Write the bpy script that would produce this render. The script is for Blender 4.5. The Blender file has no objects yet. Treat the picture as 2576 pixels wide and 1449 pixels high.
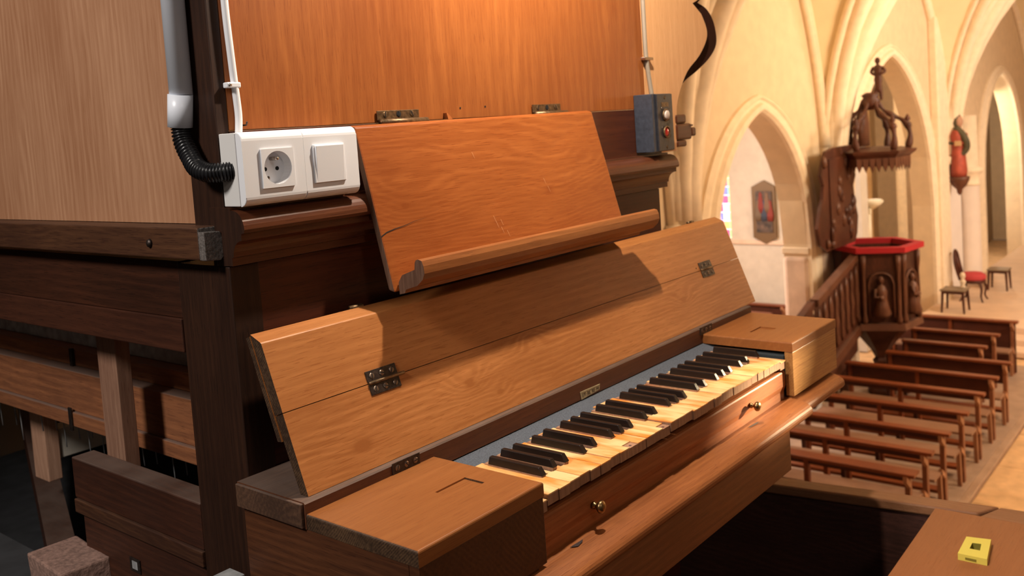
import bpy, bmesh, math, random
from mathutils import Vector, Matrix, Euler
random.seed(7)
S = bpy.context.scene
COL = S.collection
H = 4.4                                   # nave floor is z = 0, the camera's eye is 4.4 m above it
PI = math.pi
# ------------------------------------------------------------------ camera
cd = bpy.data.cameras.new('camera'); cam = bpy.data.objects.new('camera', cd); COL.objects.link(cam)
Rx, Ry, Rz = (0.6302064, -0.7734483, -0.0679525), (-0.0982340, 0.0073881, -0.9951359), (0.7701882, 0.6338163, -0.0713229)
M = Matrix(((Rx[0], -Ry[0], -Rz[0], 0), (Rx[1], -Ry[1], -Rz[1], 0), (Rx[2], -Ry[2], -Rz[2], H), (0, 0, 0, 1)))
cam.matrix_world = M
cd.sensor_width = 36; cd.sensor_fit = 'HORIZONTAL'; cd.lens = 36 * 2331.1 / 2576
cd.shift_x = 0; cd.shift_y = -(724.5 - 488.4) / 2576
cd.clip_start = .05; cd.clip_end = 200
cd.dof.use_dof = True; cd.dof.focus_distance = 1.15; cd.dof.aperture_fstop = 9.0
S.camera = cam
# ------------------------------------------------------------------ world, exposure
w = bpy.data.worlds.new('world'); S.world = w; w.use_nodes = True
bg = w.node_tree.nodes['Background']; bg.inputs[0].default_value = (1, .82, .66, 1); bg.inputs[1].default_value = .07
S.view_settings.view_transform = 'Standard'; S.view_settings.look = 'None'
S.view_settings.exposure = 0; S.view_settings.gamma = 1; S.view_settings.use_curve_mapping = False
# ------------------------------------------------------------------ lamps
def aim(o, t): o.rotation_euler = (Vector(t) - o.location).to_track_quat('-Z', 'Y').to_euler()
def light(name, kind, loc, energy, color, target=None, **k):
    l = bpy.data.lights.new(name, kind); l.energy = energy; l.color = color
    for a, b in k.items(): setattr(l, a, b)
    o = bpy.data.objects.new(name, l); COL.objects.link(o); o.location = (loc[0], loc[1], loc[2] + H)
    if target: aim(o, (target[0], target[1], target[2] + H))
    return o
light('console_lamp', 'POINT', (1.19, .69, .66), 58, (1, .86, .70), shadow_soft_size=.022)
light('left_window', 'SPOT', (-1.3, 1.0, 1.5), 210, (1, .92, .84), (.655, 1.32, .26), spot_size=1.05, spot_blend=.7, shadow_soft_size=.25)
light('room_fill', 'AREA', (.1, -1.5, 1.3), 6.5, (1, .88, .78), (1.1, .9, -.3), shape='DISK', size=.4)  # added soft fill from the player's side, no such fitting
light('slip_sun_spot', 'SPOT', (8, -3.2, 1.0), 16000, (1, .80, .50), (1.505, .6975, -.495), spot_size=.0165, spot_blend=.35, shadow_soft_size=.05)  # unseen spot standing in for the sunbeam on the key slip
light('console_right_fill', 'AREA', (7.0, -.75, .25), 9, (1, .78, .48), (1.75, .7, -.3), shape='DISK', size=.3)  # fill added for the console's right side, not a stair light
light('choir_lamp', 'POINT', (26.3, 5.95, -.95), 110, (1, .84, .60), shadow_soft_size=.1)
light('nave_fill', 'AREA', (11.5, -3.2, 2.6), 740, (1, .81, .58), (16.8, 5, -1.2), shape='DISK', size=3)  # unseen area fill brightening the nave wall, no chandelier hangs here
light('choir_fill', 'AREA', (18, -2.5, 2.2), 420, (1, .86, .72), (21.5, 5, -2), shape='DISK', size=2)  # another added area fill, for the chancel side
light('vault_fill', 'AREA', (13, 1.0, -.8), 170, (1, .78, .52), (14, 2.2, 5), shape='DISK', size=2.5)  # upward fill added below the vault, no fixture
light('aisle_window_light', 'AREA', (12.5, 9.3, -.6), 300, (1, .90, .84), (12.6, 5.5, -2.2), shape='RECTANGLE', size=2.5, size_y=2.5)
light('transept_fill', 'POINT', (22.5, 8.0, .9), 480, (1, .84, .62), shadow_soft_size=.3)  # point fill put in to brighten the space behind the second arch
light('aisle_fill', 'POINT', (11.6, 6.6, .9), 150, (1, .80, .56), shadow_soft_size=.3)  # point fill put in to light the aisle and arch soffit
# ------------------------------------------------------------------ materials
def newmat(name):
    m = bpy.data.materials.new(name); m.use_nodes = True
    nt = m.node_tree; return m, nt, nt.nodes['Principled BSDF']
def plain(name, col, rough=.5, metal=0, bump=0, bscale=60, var=0, spec=.5, emit=None, estr=0):
    m, nt, b = newmat(name)
    b.inputs['Base Color'].default_value = (*col, 1); b.inputs['Roughness'].default_value = rough
    b.inputs['Metallic'].default_value = metal; b.inputs['Specular IOR Level'].default_value = spec
    N = nt.nodes; L = nt.links
    if emit: b.inputs['Emission Color'].default_value = (*emit, 1); b.inputs['Emission Strength'].default_value = estr
    if bump or var:
        tc = N.new('ShaderNodeTexCoord'); n = N.new('ShaderNodeTexNoise'); n.inputs['Scale'].default_value = bscale; n.inputs['Detail'].default_value = 6
        L.new(tc.outputs['Object'], n.inputs['Vector'])
        if bump:
            bp = N.new('ShaderNodeBump'); bp.inputs['Strength'].default_value = bump; bp.inputs['Distance'].default_value = .002
            L.new(n.outputs[0], bp.inputs['Height']); L.new(bp.outputs[0], b.inputs['Normal'])
        if var:
            r = N.new('ShaderNodeValToRGB'); r.color_ramp.elements[0].position = .3; r.color_ramp.elements[1].position = .7
            r.color_ramp.elements[0].color = (*[c * (1 - var) for c in col], 1); r.color_ramp.elements[1].color = (*[min(1, c * (1 + var * .6)) for c in col], 1)
            L.new(n.outputs[0], r.inputs[0]); L.new(r.outputs[0], b.inputs['Base Color'])
    return m
def wood(name, light_c, dark_c, axis='X', rings=9, rough=.45, contrast=1, knots=(), fine=1, dist=2.5, bump=.25, dust=0, face='YZ', coat=0, spec=.28):
    """procedural timber: growth bands across the grain, fine pores and streaks along it"""
    m, nt, b = newmat(name); N = nt.nodes; L = nt.links
    tc = N.new('ShaderNodeTexCoord')
    def mapping(s):
        mp = N.new('ShaderNodeMapping'); mp.inputs['Scale'].default_value = s; L.new(tc.outputs['Object'], mp.inputs['Vector']); return mp.outputs[0]
    lo, hi = .12, 1
    def sc(a, c): return tuple(a if ax == axis else c for ax in 'XYZ')
    v = mapping(sc(.30, 1))
    def math_(op, *ins):
        n = N.new('ShaderNodeMath'); n.operation = op
        for i, x in enumerate(ins):
            if isinstance(x, (int, float)): n.inputs[i].default_value = x
            else: L.new(x, n.inputs[i])
        return n.outputs[0]
    big = N.new('ShaderNodeTexNoise'); big.inputs['Scale'].default_value = 7; big.inputs['Detail'].default_value = 3; big.inputs['Roughness'].default_value = .5
    L.new(v, big.inputs['Vector'])
    # distance across the grain
    sp = N.new('ShaderNodeSeparateXYZ'); L.new(tc.outputs['Object'], sp.inputs[0])
    others = [i for i, ax in enumerate('XYZ') if ax != axis]
    across = math_('ADD', sp.outputs[others[0]], math_('MULTIPLY', sp.outputs[others[1]], .93))
    mid = N.new('ShaderNodeTexNoise'); mid.inputs['Scale'].default_value = 22; mid.inputs['Detail'].default_value = 4; L.new(mapping(sc(.22, 1)), mid.inputs['Vector'])
    warp = math_('ADD', math_('MULTIPLY', big.outputs[0], .055 * dist), math_('MULTIPLY', mid.outputs[0], .012 * dist))
    kdark = None
    for (kx, ky, kz, r, amp) in knots:
        vs = N.new('ShaderNodeVectorMath'); vs.operation = 'SUBTRACT'; L.new(tc.outputs['Object'], vs.inputs[0]); vs.inputs[1].default_value = (kx, ky, kz)
        vm = N.new('ShaderNodeVectorMath'); vm.operation = 'MULTIPLY'; L.new(vs.outputs[0], vm.inputs[0]); vm.inputs[1].default_value = sc(.55, 1)
        ln = N.new('ShaderNodeVectorMath'); ln.operation = 'LENGTH'; L.new(vm.outputs[0], ln.inputs[0])
        q = math_('DIVIDE', ln.outputs['Value'], r); q2 = math_('MULTIPLY', q, q); e = math_('POWER', 2.718, math_('MULTIPLY', q2, -1.0))
        warp = math_('ADD', warp, math_('MULTIPLY', e, amp))
        kq = math_('POWER', 2.718, math_('MULTIPLY', q2, -22.0 if r < .05 else -400.0)); kdark = math_('MAXIMUM', kdark, kq) if kdark is not None else kq
    c = math_('ADD', across, warp)
    band = math_('ADD', math_('MULTIPLY', math_('SINE', math_('MULTIPLY', c, rings * 2 * PI * 10)), .5), .5)
    st = N.new('ShaderNodeTexNoise'); st.inputs['Scale'].default_value = 210; st.inputs['Detail'].default_value = 8; st.inputs['Roughness'].default_value = .65
    L.new(mapping(sc(.05, 1)), st.inputs['Vector'])
    po = N.new('ShaderNodeTexNoise'); po.inputs['Scale'].default_value = 820; po.inputs['Detail'].default_value = 2
    L.new(mapping(sc(.035, 1)), po.inputs['Vector'])
    mo = N.new('ShaderNodeTexNoise'); mo.inputs['Scale'].default_value = 5; mo.inputs['Detail'].default_value = 4
    L.new(mapping(sc(.5, 1)), mo.inputs['Vector'])
    band = math_('POWER', band, 1.6)
    fade = math_('MULTIPLY', math_('SUBTRACT', mid.outputs[0], .30), .75)
    f = math_('ADD', math_('MULTIPLY', math_('MULTIPLY', band, fade), .9), math_('ADD', math_('MULTIPLY', st.outputs[0], .80), -.02))
    f = math_('ADD', f, math_('MULTIPLY', math_('SUBTRACT', mo.outputs[0], .5), .9))
    f = math_('MULTIPLY', math_('SUBTRACT', f, .5), contrast * 1.25); f = math_('ADD', f, .5)
    pore = math_('MULTIPLY', math_('GREATER_THAN', po.outputs[0], .62), .34 * fine)
    f = math_('SUBTRACT', f, pore)
    if kdark is not None: f = math_('SUBTRACT', f, math_('MULTIPLY', kdark, .55))
    r = N.new('ShaderNodeValToRGB'); r.color_ramp.elements[0].position = .12; r.color_ramp.elements[1].position = .88
    r.color_ramp.elements[0].color = (*dark_c, 1); r.color_ramp.elements[1].color = (*light_c, 1)
    L.new(f, r.inputs[0]); out = r.outputs[0]
    if dust:
        dn = N.new('ShaderNodeTexNoise'); dn.inputs['Scale'].default_value = 14; dn.inputs['Detail'].default_value = 8; L.new(tc.outputs['Object'], dn.inputs['Vector'])
        g = N.new('ShaderNodeNewGeometry'); sz = N.new('ShaderNodeSeparateXYZ'); L.new(g.outputs['Normal'], sz.inputs[0])
        up = math_('MULTIPLY', math_('MAXIMUM', sz.outputs[2], .05), math_('MULTIPLY', dn.outputs[0], dust * 1.6))
        mx = N.new('ShaderNodeMix'); mx.data_type = 'RGBA'; L.new(math_('MINIMUM', up, .85), mx.inputs[0]); L.new(out, mx.inputs[6]); mx.inputs[7].default_value = (.20, .145, .12, 1); out = mx.outputs[2]
    L.new(out, b.inputs['Base Color'])
    bp = N.new('ShaderNodeBump'); bp.inputs['Strength'].default_value = bump; bp.inputs['Distance'].default_value = .0006
    L.new(math_('ADD', st.outputs[0], math_('MULTIPLY', pore, -2.0)), bp.inputs['Height']); L.new(bp.outputs[0], b.inputs['Normal'])
    b.inputs['Roughness'].default_value = rough; b.inputs['Specular IOR Level'].default_value = spec
    if coat: b.inputs['Coat Weight'].default_value = coat; b.inputs['Coat Roughness'].default_value = .25
    return m
LID_KN = [(x - 1.2, y - .85, z + .65, r, a) for x, y, z, r, a in ((.965, .897, -.362, .024, .040), (1.125, .909, -.332, .020, -.030), (1.60, .898, -.36, .020, .028), (.75, .888, -.385, .034, .016), (1.02, .886, -.388, .016, .02))]
W = {}
W['lid'] = wood('lid_oak', (.57, .235, .076), (.32, .108, .028), 'X', 9, .42, .95, LID_KN, dist=1.5, bump=.2)
W['lid_up'] = wood('lid_oak_plain', (.55, .225, .070), (.32, .108, .028), 'X', 6, .42, .7, dist=.7, bump=.2)
W['lid_end'] = wood('lid_end_grain', (.13, .07, .035), (.035, .018, .010), 'X', 26, .6, 1.6, dist=.6, dust=.3)
W['desk'] = wood('desk_oak', (.42, .128, .030), (.235, .055, .010), 'X', 9, .38, .85, [(-.235, .02, .11, .060, .060), (.10, .02, .10, .12, .05)], dist=2.4, bump=.2)
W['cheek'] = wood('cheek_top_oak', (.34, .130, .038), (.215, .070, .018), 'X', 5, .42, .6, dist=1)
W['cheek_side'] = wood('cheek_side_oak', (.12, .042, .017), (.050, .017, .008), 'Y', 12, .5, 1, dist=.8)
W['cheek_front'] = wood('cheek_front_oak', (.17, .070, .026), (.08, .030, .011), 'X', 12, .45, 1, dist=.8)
W['slip'] = wood('slip_mahogany', (.44, .145, .045), (.23, .066, .019), 'X', 9, .52, .9, dist=.9)
W['ledge'] = wood('ledge_oak', (.38, .132, .038), (.20, .058, .015), 'X', 8, .52, .9, dist=1.6)
W['rail'] = wood('rail_oak', (.16, .055, .022), (.08, .026, .012), 'X', 10, .5, .9, dist=.8, dust=.35)
W['plank'] = wood('worn_plank', (.15, .075, .042), (.055, .028, .018), 'X', 10, .55, 1.2, dist=2.4, dust=.5)
W['panel'] = wood('upper_panel_oak', (.40, .130, .032), (.235, .062, .014), 'Z', 4, .42, .9, dist=2.2, bump=.2)
W['red'] = wood('dark_red_wood', (.115, .030, .013), (.050, .014, .008), 'X', 6, .4, .8, dist=.8, dust=.12)
W['dark'] = wood('dark_case_oak', (.052, .020, .010), (.018, .007, .004), 'Z', 8, .5, .9, dist=.8, dust=.15)
W['darkx'] = wood('dark_case_oak_level', (.070, .022, .010), (.024, .008, .004), 'Y', 8, .5, .9, dist=.8, dust=.15)
W['mould'] = wood('moulding_walnut', (.14, .044, .018), (.065, .019, .009), 'X', 8, .34, .8, dist=.8, coat=.1)
W['siderail'] = wood('side_rail_oak', (.11, .046, .021), (.042, .016, .009), 'Y', 9, .5, 1.1, dist=2.4, dust=.1)
W['end'] = plain('end_grain_dusty', (.13, .11, .10), .8, bump=.9, bscale=300, var=.5)
W['pine'] = wood('pine_side_panel', (.52, .285, .165), (.33, .150, .075), 'Z', 7, .55, .9, dist=1.3, fine=.3, bump=.12)
W['wing'] = wood('bracket_beech', (.88, .50, .24), (.66, .32, .13), 'Z', 4, .45, .6, dist=1.6)
W['wingedge'] = wood('bracket_edge', (.06, .02, .01), (.03, .01, .006), 'Z', 6, .9, .8, spec=.1)
W['chest'] = wood('chest_pine', (.42, .16, .065), (.18, .065, .03), 'Y', 6, .55, 1.1, dist=1.2, dust=1.1)
W['stick'] = wood('strut_pine', (.36, .20, .13), (.20, .095, .06), 'Z', 6, .65, 1.1, dist=1.2, dust=.3)
W['inner'] = wood('inner_board', (.085, .026, .012), (.034, .011, .006), 'Y', 9, .5, 1, dist=1.0, dust=.55)
W['pew'] = wood('pew_wood', (.27, .070, .020), (.12, .028, .010), 'Y', 6, .4, .8)
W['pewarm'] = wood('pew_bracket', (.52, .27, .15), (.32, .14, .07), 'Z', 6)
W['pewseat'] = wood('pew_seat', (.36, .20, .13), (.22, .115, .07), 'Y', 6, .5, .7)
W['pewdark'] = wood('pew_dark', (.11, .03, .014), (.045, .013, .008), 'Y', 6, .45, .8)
W['pewend'] = wood('pew_leg', (.36, .155, .075), (.17, .055, .025), 'Z', 6, .45, .8)
W['carve'] = wood('pulpit_oak', (.125, .040, .020), (.045, .014, .008), 'Z', 8, .42, 1.2, dust=.12)
W['carved_light'] = wood('pulpit_relief', (.19, .075, .040), (.085, .030, .015), 'Z', 8, .4, 1.0, dust=.3)
W['para'] = wood('parapet_rail', (.40, .19, .095), (.24, .10, .045), 'Y', 6, .45, .8)
W['parapanel'] = wood('parapet_panel', (.120, .048, .036), (.050, .024, .019), 'Y', 8, .4, 1, dist=1.5)
W['table'] = wood('side_top_wood', (.40, .155, .060), (.29, .10, .036), 'X', 4, .42, .5)
white = plain('white_plastic', (.80, .81, .85), .28, spec=.5)
offwhite = plain('off_white_plastic', (.70, .69, .68), .35)
conduit_m = plain('pvc_conduit', (.80, .84, .93), .33)
black = plain('black_corrugated', (.012, .012, .014), .3)
brass = plain('aged_brass', (.32, .20, .09), .33, 1, bump=.2, bscale=200, var=.35)
bronze = plain('dull_bronze', (.20, .125, .065), .45, .8, bump=.3, bscale=180, var=.5)
iron = plain('dark_iron', (.055, .040, .034), .45, .7, bump=.4, bscale=220, var=.4)
screwm = plain('steel_screw', (.24, .18, .14), .35, .9)
nickel = plain('nickel_pin', (.55, .50, .46), .22, 1)
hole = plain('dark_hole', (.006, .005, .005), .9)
felt = plain('grey_blue_felt', (.105, .118, .145), .95, bump=1, bscale=500, var=.35)
felt_d = plain('dark_green_felt', (.020, .028, .034), .9, bump=.6, bscale=300)
def ivory_mat():
    m, nt, b = newmat('old_ivory'); N = nt.nodes; L = nt.links
    tc = N.new('ShaderNodeTexCoord'); oi = N.new('ShaderNodeObjectInfo')
    mp = N.new('ShaderNodeMapping'); mp.inputs['Scale'].default_value = (1.2, .35, 1); L.new(tc.outputs['Object'], mp.inputs[0])
    n = N.new('ShaderNodeTexNoise'); n.inputs['Scale'].default_value = 38; n.inputs['Detail'].default_value = 3; n.noise_dimensions = '4D'
    L.new(mp.outputs[0], n.inputs['Vector']); mu = N.new('ShaderNodeMath'); mu.operation = 'MULTIPLY'; mu.inputs[1].default_value = 40; L.new(oi.outputs['Random'], mu.inputs[0]); L.new(mu.outputs[0], n.inputs['W'])
    r = N.new('ShaderNodeValToRGB'); r.color_ramp.elements[0].position = .36; r.color_ramp.elements[0].color = (.80, .27, .045, 1); r.color_ramp.elements[1].position = .60; r.color_ramp.elements[1].color = (.88, .62, .30, 1)
    L.new(n.outputs[0], r.inputs[0]); L.new(r.outputs[0], b.inputs['Base Color']); b.inputs['Roughness'].default_value = .3; return m
ivory = ivory_mat()
keywood = wood('key_wood', (.48, .28, .18), (.28, .15, .09), 'Z', 9, .6, 1, dist=.6)
ebony = plain('ebony', (.016, .010, .008), .33, spec=.3, bump=.15, bscale=120)
paint_b = plain('slate_blue_paint', (.036, .042, .060), .5, bump=.25, bscale=120, var=.25)
paint_bd = plain('dark_enamel_plate', (.028, .026, .030), .35, bump=.2, bscale=120, var=.3)
paper = plain('yellowed_paper', (.46, .36, .20), .8, var=.25, bscale=90)
ink = plain('brown_ink', (.07, .04, .02), .8)
redb = plain('red_glass', (.45, .01, .015), .12, spec=.8)
pale = plain('pale_button', (.50, .40, .34), .3)
yellow = plain('yellow_plastic', (.85, .74, .13), .45)
velvet = plain('red_velvet', (.42, .012, .018), .85, bump=.5, bscale=60)
velvet2 = plain('crimson_upholstery', (.46, .045, .05), .8, bump=.3, bscale=40)
plaster = plain('cream_plaster', (.75, .58, .38), .9, bump=.3, bscale=5, var=.07)
stone = plain('pale_stone', (.88, .72, .52), .85, bump=.4, bscale=8, var=.08)
stone2 = plain('pink_limestone', (.72, .53, .40), .85, bump=.4, bscale=6, var=.12)
vaultm = plain('vault_plaster', (.84, .68, .42), .9, bump=.2, bscale=4, var=.04)
floorm = plain('floor_stone', (.66, .42, .22), .55, bump=.3, bscale=5, var=.22)
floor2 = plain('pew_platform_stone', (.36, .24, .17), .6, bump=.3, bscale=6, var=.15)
chancelm = plain('chancel_stone', (.66, .46, .31), .6, var=.08, bscale=3)
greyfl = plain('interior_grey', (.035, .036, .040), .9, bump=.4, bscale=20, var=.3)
brick = plain('pink_fibre_block', (.32, .19, .15), .95, bump=1, bscale=130, var=.4)
dustgrey = plain('dust_grey', (.34, .34, .35), .9, var=.4, bscale=40)
gold = plain('gilt_frame', (.15, .085, .035), .5, .3)
tungsten = plain('daylight_glass', (1, .95, .85), .5, emit=(1, .96, .88), estr=3.2)
lampglow = plain('lamp_glow', (1, .9, .7), .5, emit=(1, .86, .6), estr=6)
robe = plain('red_robe_paint', (.42, .075, .04), .6, var=.35, bscale=6)
green_m = plain('green_brown_mantle', (.085, .070, .035), .7, var=.4, bscale=6)
skin = plain('painted_skin', (.45, .25, .16), .6)
wax = plain('white_wax', (.80, .72, .55), .4)
curtain = plain('white_cloth', (.72, .66, .62), .9)
# ------------------------------------------------------------------ geometry helpers
def place(name, bm, mat, parent=None, smooth=False):
    """bm holds vertices in eye-level coordinates (z up, eye at 0)"""
    for v in bm.verts: v.co.z += H
    off = Vector((0, 0, 0))
    if parent is not None: off = pabs(parent)
    elif 'keep' not in name:
        pass
    me = bpy.data.meshes.new(name)
    if off.length: 
        for v in bm.verts: v.co -= off
    bmesh.ops.recalc_face_normals(bm, faces=bm.faces)
    bm.to_mesh(me); bm.free()
    if isinstance(mat, (list, tuple)):
        for m in mat: me.materials.append(m)
    else: me.materials.append(mat)
    if smooth:
        for p in me.polygons: p.use_smooth = True
    o = bpy.data.objects.new(name, me); COL.objects.link(o)
    if parent is not None: o.parent = parent
    return o
def pabs(o):
    v = Vector(o.location)
    while o.parent: o = o.parent; v += Vector(o.location)
    return v
def thing(name, label, cat, loc, group=None):
    o = bpy.data.objects.new(name, None); COL.objects.link(o); o.empty_display_size = .05
    o.location = (loc[0], loc[1], loc[2] + H); o['label'] = label; o['category'] = cat
    if group: o['group'] = group
    return o
def tag(o, label, cat, group=None):
    o['label'] = label; o['category'] = cat
    if group: o['group'] = group
    return o
def struct(o): o['kind'] = 'structure'; return o
def B(x0, x1, y0, y1, z0, z1, bev=0, seg=2, bm=None):
    own = bm is None
    if own: bm = bmesh.new()
    t = bmesh.new()
    v = [t.verts.new(p) for p in ((x0, y0, z0), (x1, y0, z0), (x1, y1, z0), (x0, y1, z0), (x0, y0, z1), (x1, y0, z1), (x1, y1, z1), (x0, y1, z1))]
    for f in ((0, 3, 2, 1), (4, 5, 6, 7), (0, 1, 5, 4), (1, 2, 6, 5), (2, 3, 7, 6), (3, 0, 4, 7)): t.faces.new([v[i] for i in f])
    if bev: bmesh.ops.bevel(t, geom=t.edges[:], offset=bev, segments=seg, affect='EDGES', profile=.5)
    merge(bm, t); return bm
def merge(bm, t):
    me = bpy.data.meshes.new('tmp'); t.to_mesh(me); t.free(); bm.from_mesh(me); bpy.data.meshes.remove(me)
def hexa(pts, bev=0, bm=None):
    if bm is None: bm = bmesh.new()
    t = bmesh.new(); v = [t.verts.new(p) for p in pts]
    for f in ((0, 3, 2, 1), (4, 5, 6, 7), (0, 1, 5, 4), (1, 2, 6, 5), (2, 3, 7, 6), (3, 0, 4, 7)): t.faces.new([v[i] for i in f])
    if bev: bmesh.ops.bevel(t, geom=t.edges[:], offset=bev, segments=2, affect='EDGES', profile=.5)
    merge(bm, t); return bm
def prismX(prof, x0, x1, bm=None, bev=0, skew=None):
    """prof: (y,z) outline extruded along x; skew(y,z)->x shift at the far end"""
    if bm is None: bm = bmesh.new()
    t = bmesh.new()
    a = [t.verts.new((x0, y, z)) for y, z in prof]; b = [t.verts.new((x1 + (skew(y, z) if skew else 0), y, z)) for y, z in prof]
    t.faces.new(a); t.faces.new(b[::-1]); n = len(prof)
    for i in range(n): t.faces.new((a[i], b[i], b[(i + 1) % n], a[(i + 1) % n]))
    if bev: bmesh.ops.bevel(t, geom=[e for e in t.edges if len({v.co.x for v in e.verts}) == 1], offset=bev, segments=2, affect='EDGES', profile=.5)
    merge(bm, t); return bm
def prism(pts, d, bm=None, bev=0):
    """flat outline (3-D points) extruded by vector d"""
    if bm is None: bm = bmesh.new()
    t = bmesh.new(); d = Vector(d)
    a = [t.verts.new(p) for p in pts]; b = [t.verts.new(Vector(p) + d) for p in pts]
    t.faces.new(a); t.faces.new(b[::-1]); n = len(pts)
    for i in range(n): t.faces.new((a[i], b[i], b[(i + 1) % n], a[(i + 1) % n]))
    if bev: bmesh.ops.bevel(t, geom=t.edges[:], offset=bev, segments=2, affect='EDGES', profile=.5)
    merge(bm, t); return bm
def smooth_path(pts, n=6):
    P = [Vector(p) for p in pts]; out = []
    for i in range(len(P) - 1):
        p0 = P[max(i - 1, 0)]; p1 = P[i]; p2 = P[i + 1]; p3 = P[min(i + 2, len(P) - 1)]
        for k in range(n):
            t = k / n
            out.append(.5 * ((2 * p1) + (-p0 + p2) * t + (2 * p0 - 5 * p1 + 4 * p2 - p3) * t * t + (-p0 + 3 * p1 - 3 * p2 + p3) * t ** 3))
    out.append(P[-1]); return out
def tube(path, r, seg=12, bm=None, cap=True, rf=None, ell=None):
    if bm is None: bm = bmesh.new()
    path = [Vector(p) for p in path]; rings = []
    up = Vector((0, 0, 1)); prev = None
    for i, p in enumerate(path):
        t = (path[min(i + 1, len(path) - 1)] - path[max(i - 1, 0)]).normalized()
        if prev is None:
            a = t.cross(up)
            if a.length < .1: a = t.cross(Vector((0, 1, 0)))
            a.normalize()
        else:
            a = prev - t * prev.dot(t); a.normalize()
        b = t.cross(a); prev = a; rr = rf(i / (len(path) - 1)) * r if rf else r
        e = ell or (1, 1)
        rings.append([bm.verts.new(p + a * math.cos(2 * PI * k / seg) * rr * e[0] + b * math.sin(2 * PI * k / seg) * rr * e[1]) for k in range(seg)])
    for i in range(len(rings) - 1):
        for k in range(seg): bm.faces.new((rings[i][k], rings[i][(k + 1) % seg], rings[i + 1][(k + 1) % seg], rings[i + 1][k]))
    if cap: bm.faces.new(rings[0][::-1]); bm.faces.new(rings[-1])
    return bm
def lathe(prof, c, axis='Z', seg=20, bm=None, sx=1, sy=1, rot0=0):
    """prof: (radius, height) from bottom to top"""
    if bm is None: bm = bmesh.new()
    rings = []
    for r, h in prof:
        ring = []
        for k in range(seg):
            a = 2 * PI * k / seg + rot0; u, v = r * math.cos(a) * sx, r * math.sin(a) * sy
            p = {'Z': (u, v, h), 'Y': (u, h, v), 'X': (h, u, v)}[axis]
            ring.append(bm.verts.new((c[0] + p[0], c[1] + p[1], c[2] + p[2])))
        rings.append(ring)
    for i in range(len(rings) - 1):
        for k in range(seg): bm.faces.new((rings[i][k], rings[i][(k + 1) % seg], rings[i + 1][(k + 1) % seg], rings[i + 1][k]))
    bm.faces.new(rings[0][::-1]); bm.faces.new(rings[-1]); return bm
def screw(c, n, r, parent, mat=None, slot=.6):
    """round slotted screw head, axis n"""
    n = Vector(n).normalized(); a = n.orthogonal().normalized(); a = Matrix.Rotation(slot, 3, n) @ a; b = n.cross(a)
    bm = bmesh.new(); c = Vector(c); rings = []
    for rr, h in ((r, -.0005), (r, .0003), (r * .7, .0009), (.0001, .0011)):
        rings.append([bm.verts.new(c + n * h + (a * math.cos(k * PI / 6) + b * math.sin(k * PI / 6)) * rr) for k in range(12)])
    for i in range(3):
        for k in range(12): bm.faces.new((rings[i][k], rings[i][(k + 1) % 12], rings[i + 1][(k + 1) % 12], rings[i + 1][k]))
    o = place('screw', bm, [mat or screwm, hole], parent)
    t = bmesh.new(); w = r * .16
    q = [c + n * .0012 + a * s * r * .92 + b * u * w for s, u in ((-1, -1), (1, -1), (1, 1), (-1, 1))]
    prism(q, -n * .0006, t)
    for v in t.verts: v.co.z += H; v.co -= pabs(parent)
    bm2 = bmesh.new(); bm2.from_mesh(o.data); k0 = len(bm2.faces); merge(bm2, t); bm2.faces.ensure_lookup_table()
    for f in bm2.faces[k0:]: f.material_index = 1
    bm2.to_mesh(o.data); bm2.free(); return o
# ================================================================== SETTING : nave
def arch_pts(xc, w_, z0, h, n=14):
    """pointed arch outline, left springing to right springing, in x,z"""
    R = (w_ * w_ + h * h) / (2 * w_); L_ = []
    for i in range(n + 1):
        t = w_ * (1 - i / n); z = z0 + math.sqrt(max(R * R - (t + R - w_) ** 2, 0)); L_.append((xc - t, z))
    return L_ + [(2 * xc - x, z) for x, z in L_[::-1][1:]]
YW = 5.2; YB = 5.56; ZT = 5.2
A1 = (11.48, 1.47, -1.97, 1.96); A2 = (17.0, 2.30, -2.1, 2.9); A3 = (25.6, 2.1, -1.9, 2.4); A0 = (5.6, 1.5, -1.97, 1.96)
def arcade():
    bm = bmesh.new()
    def quad(a, b, c, d): bm.faces.new([bm.verts.new(p) for p in (a, b, c, d)])
    def solid(x0, x1, z0, z1):
        B(x0, x1, YW, YB, z0, z1, bm=bm)
    edges = []
    for xc, w_, z0, h in (A0, A1, A2, A3):
        pts = [(xc - w_, -H)] + arch_pts(xc, w_, z0, h) + [(xc + w_, -H)]
        edges.append((xc - w_, xc + w_))
        for i in range(len(pts) - 1):
            (xa, za), (xb, zb) = pts[i], pts[i + 1]
            if abs(xa - xb) > 1e-6:
                quad((xa, YW, za), (xa, YB, za), (xb, YB, zb), (xb, YW, zb))
                for y in (YW, YB): quad((xa, y, za), (xb, y, zb), (xb, y, ZT), (xa, y, ZT))
    xs = [2.6] + [e for p in edges for e in p] + [31]
    for i in range(0, len(xs), 2): solid(xs[i], xs[i + 1], -H, ZT)
    return bm
struct(place('wall_left', arcade(), plaster))
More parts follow.
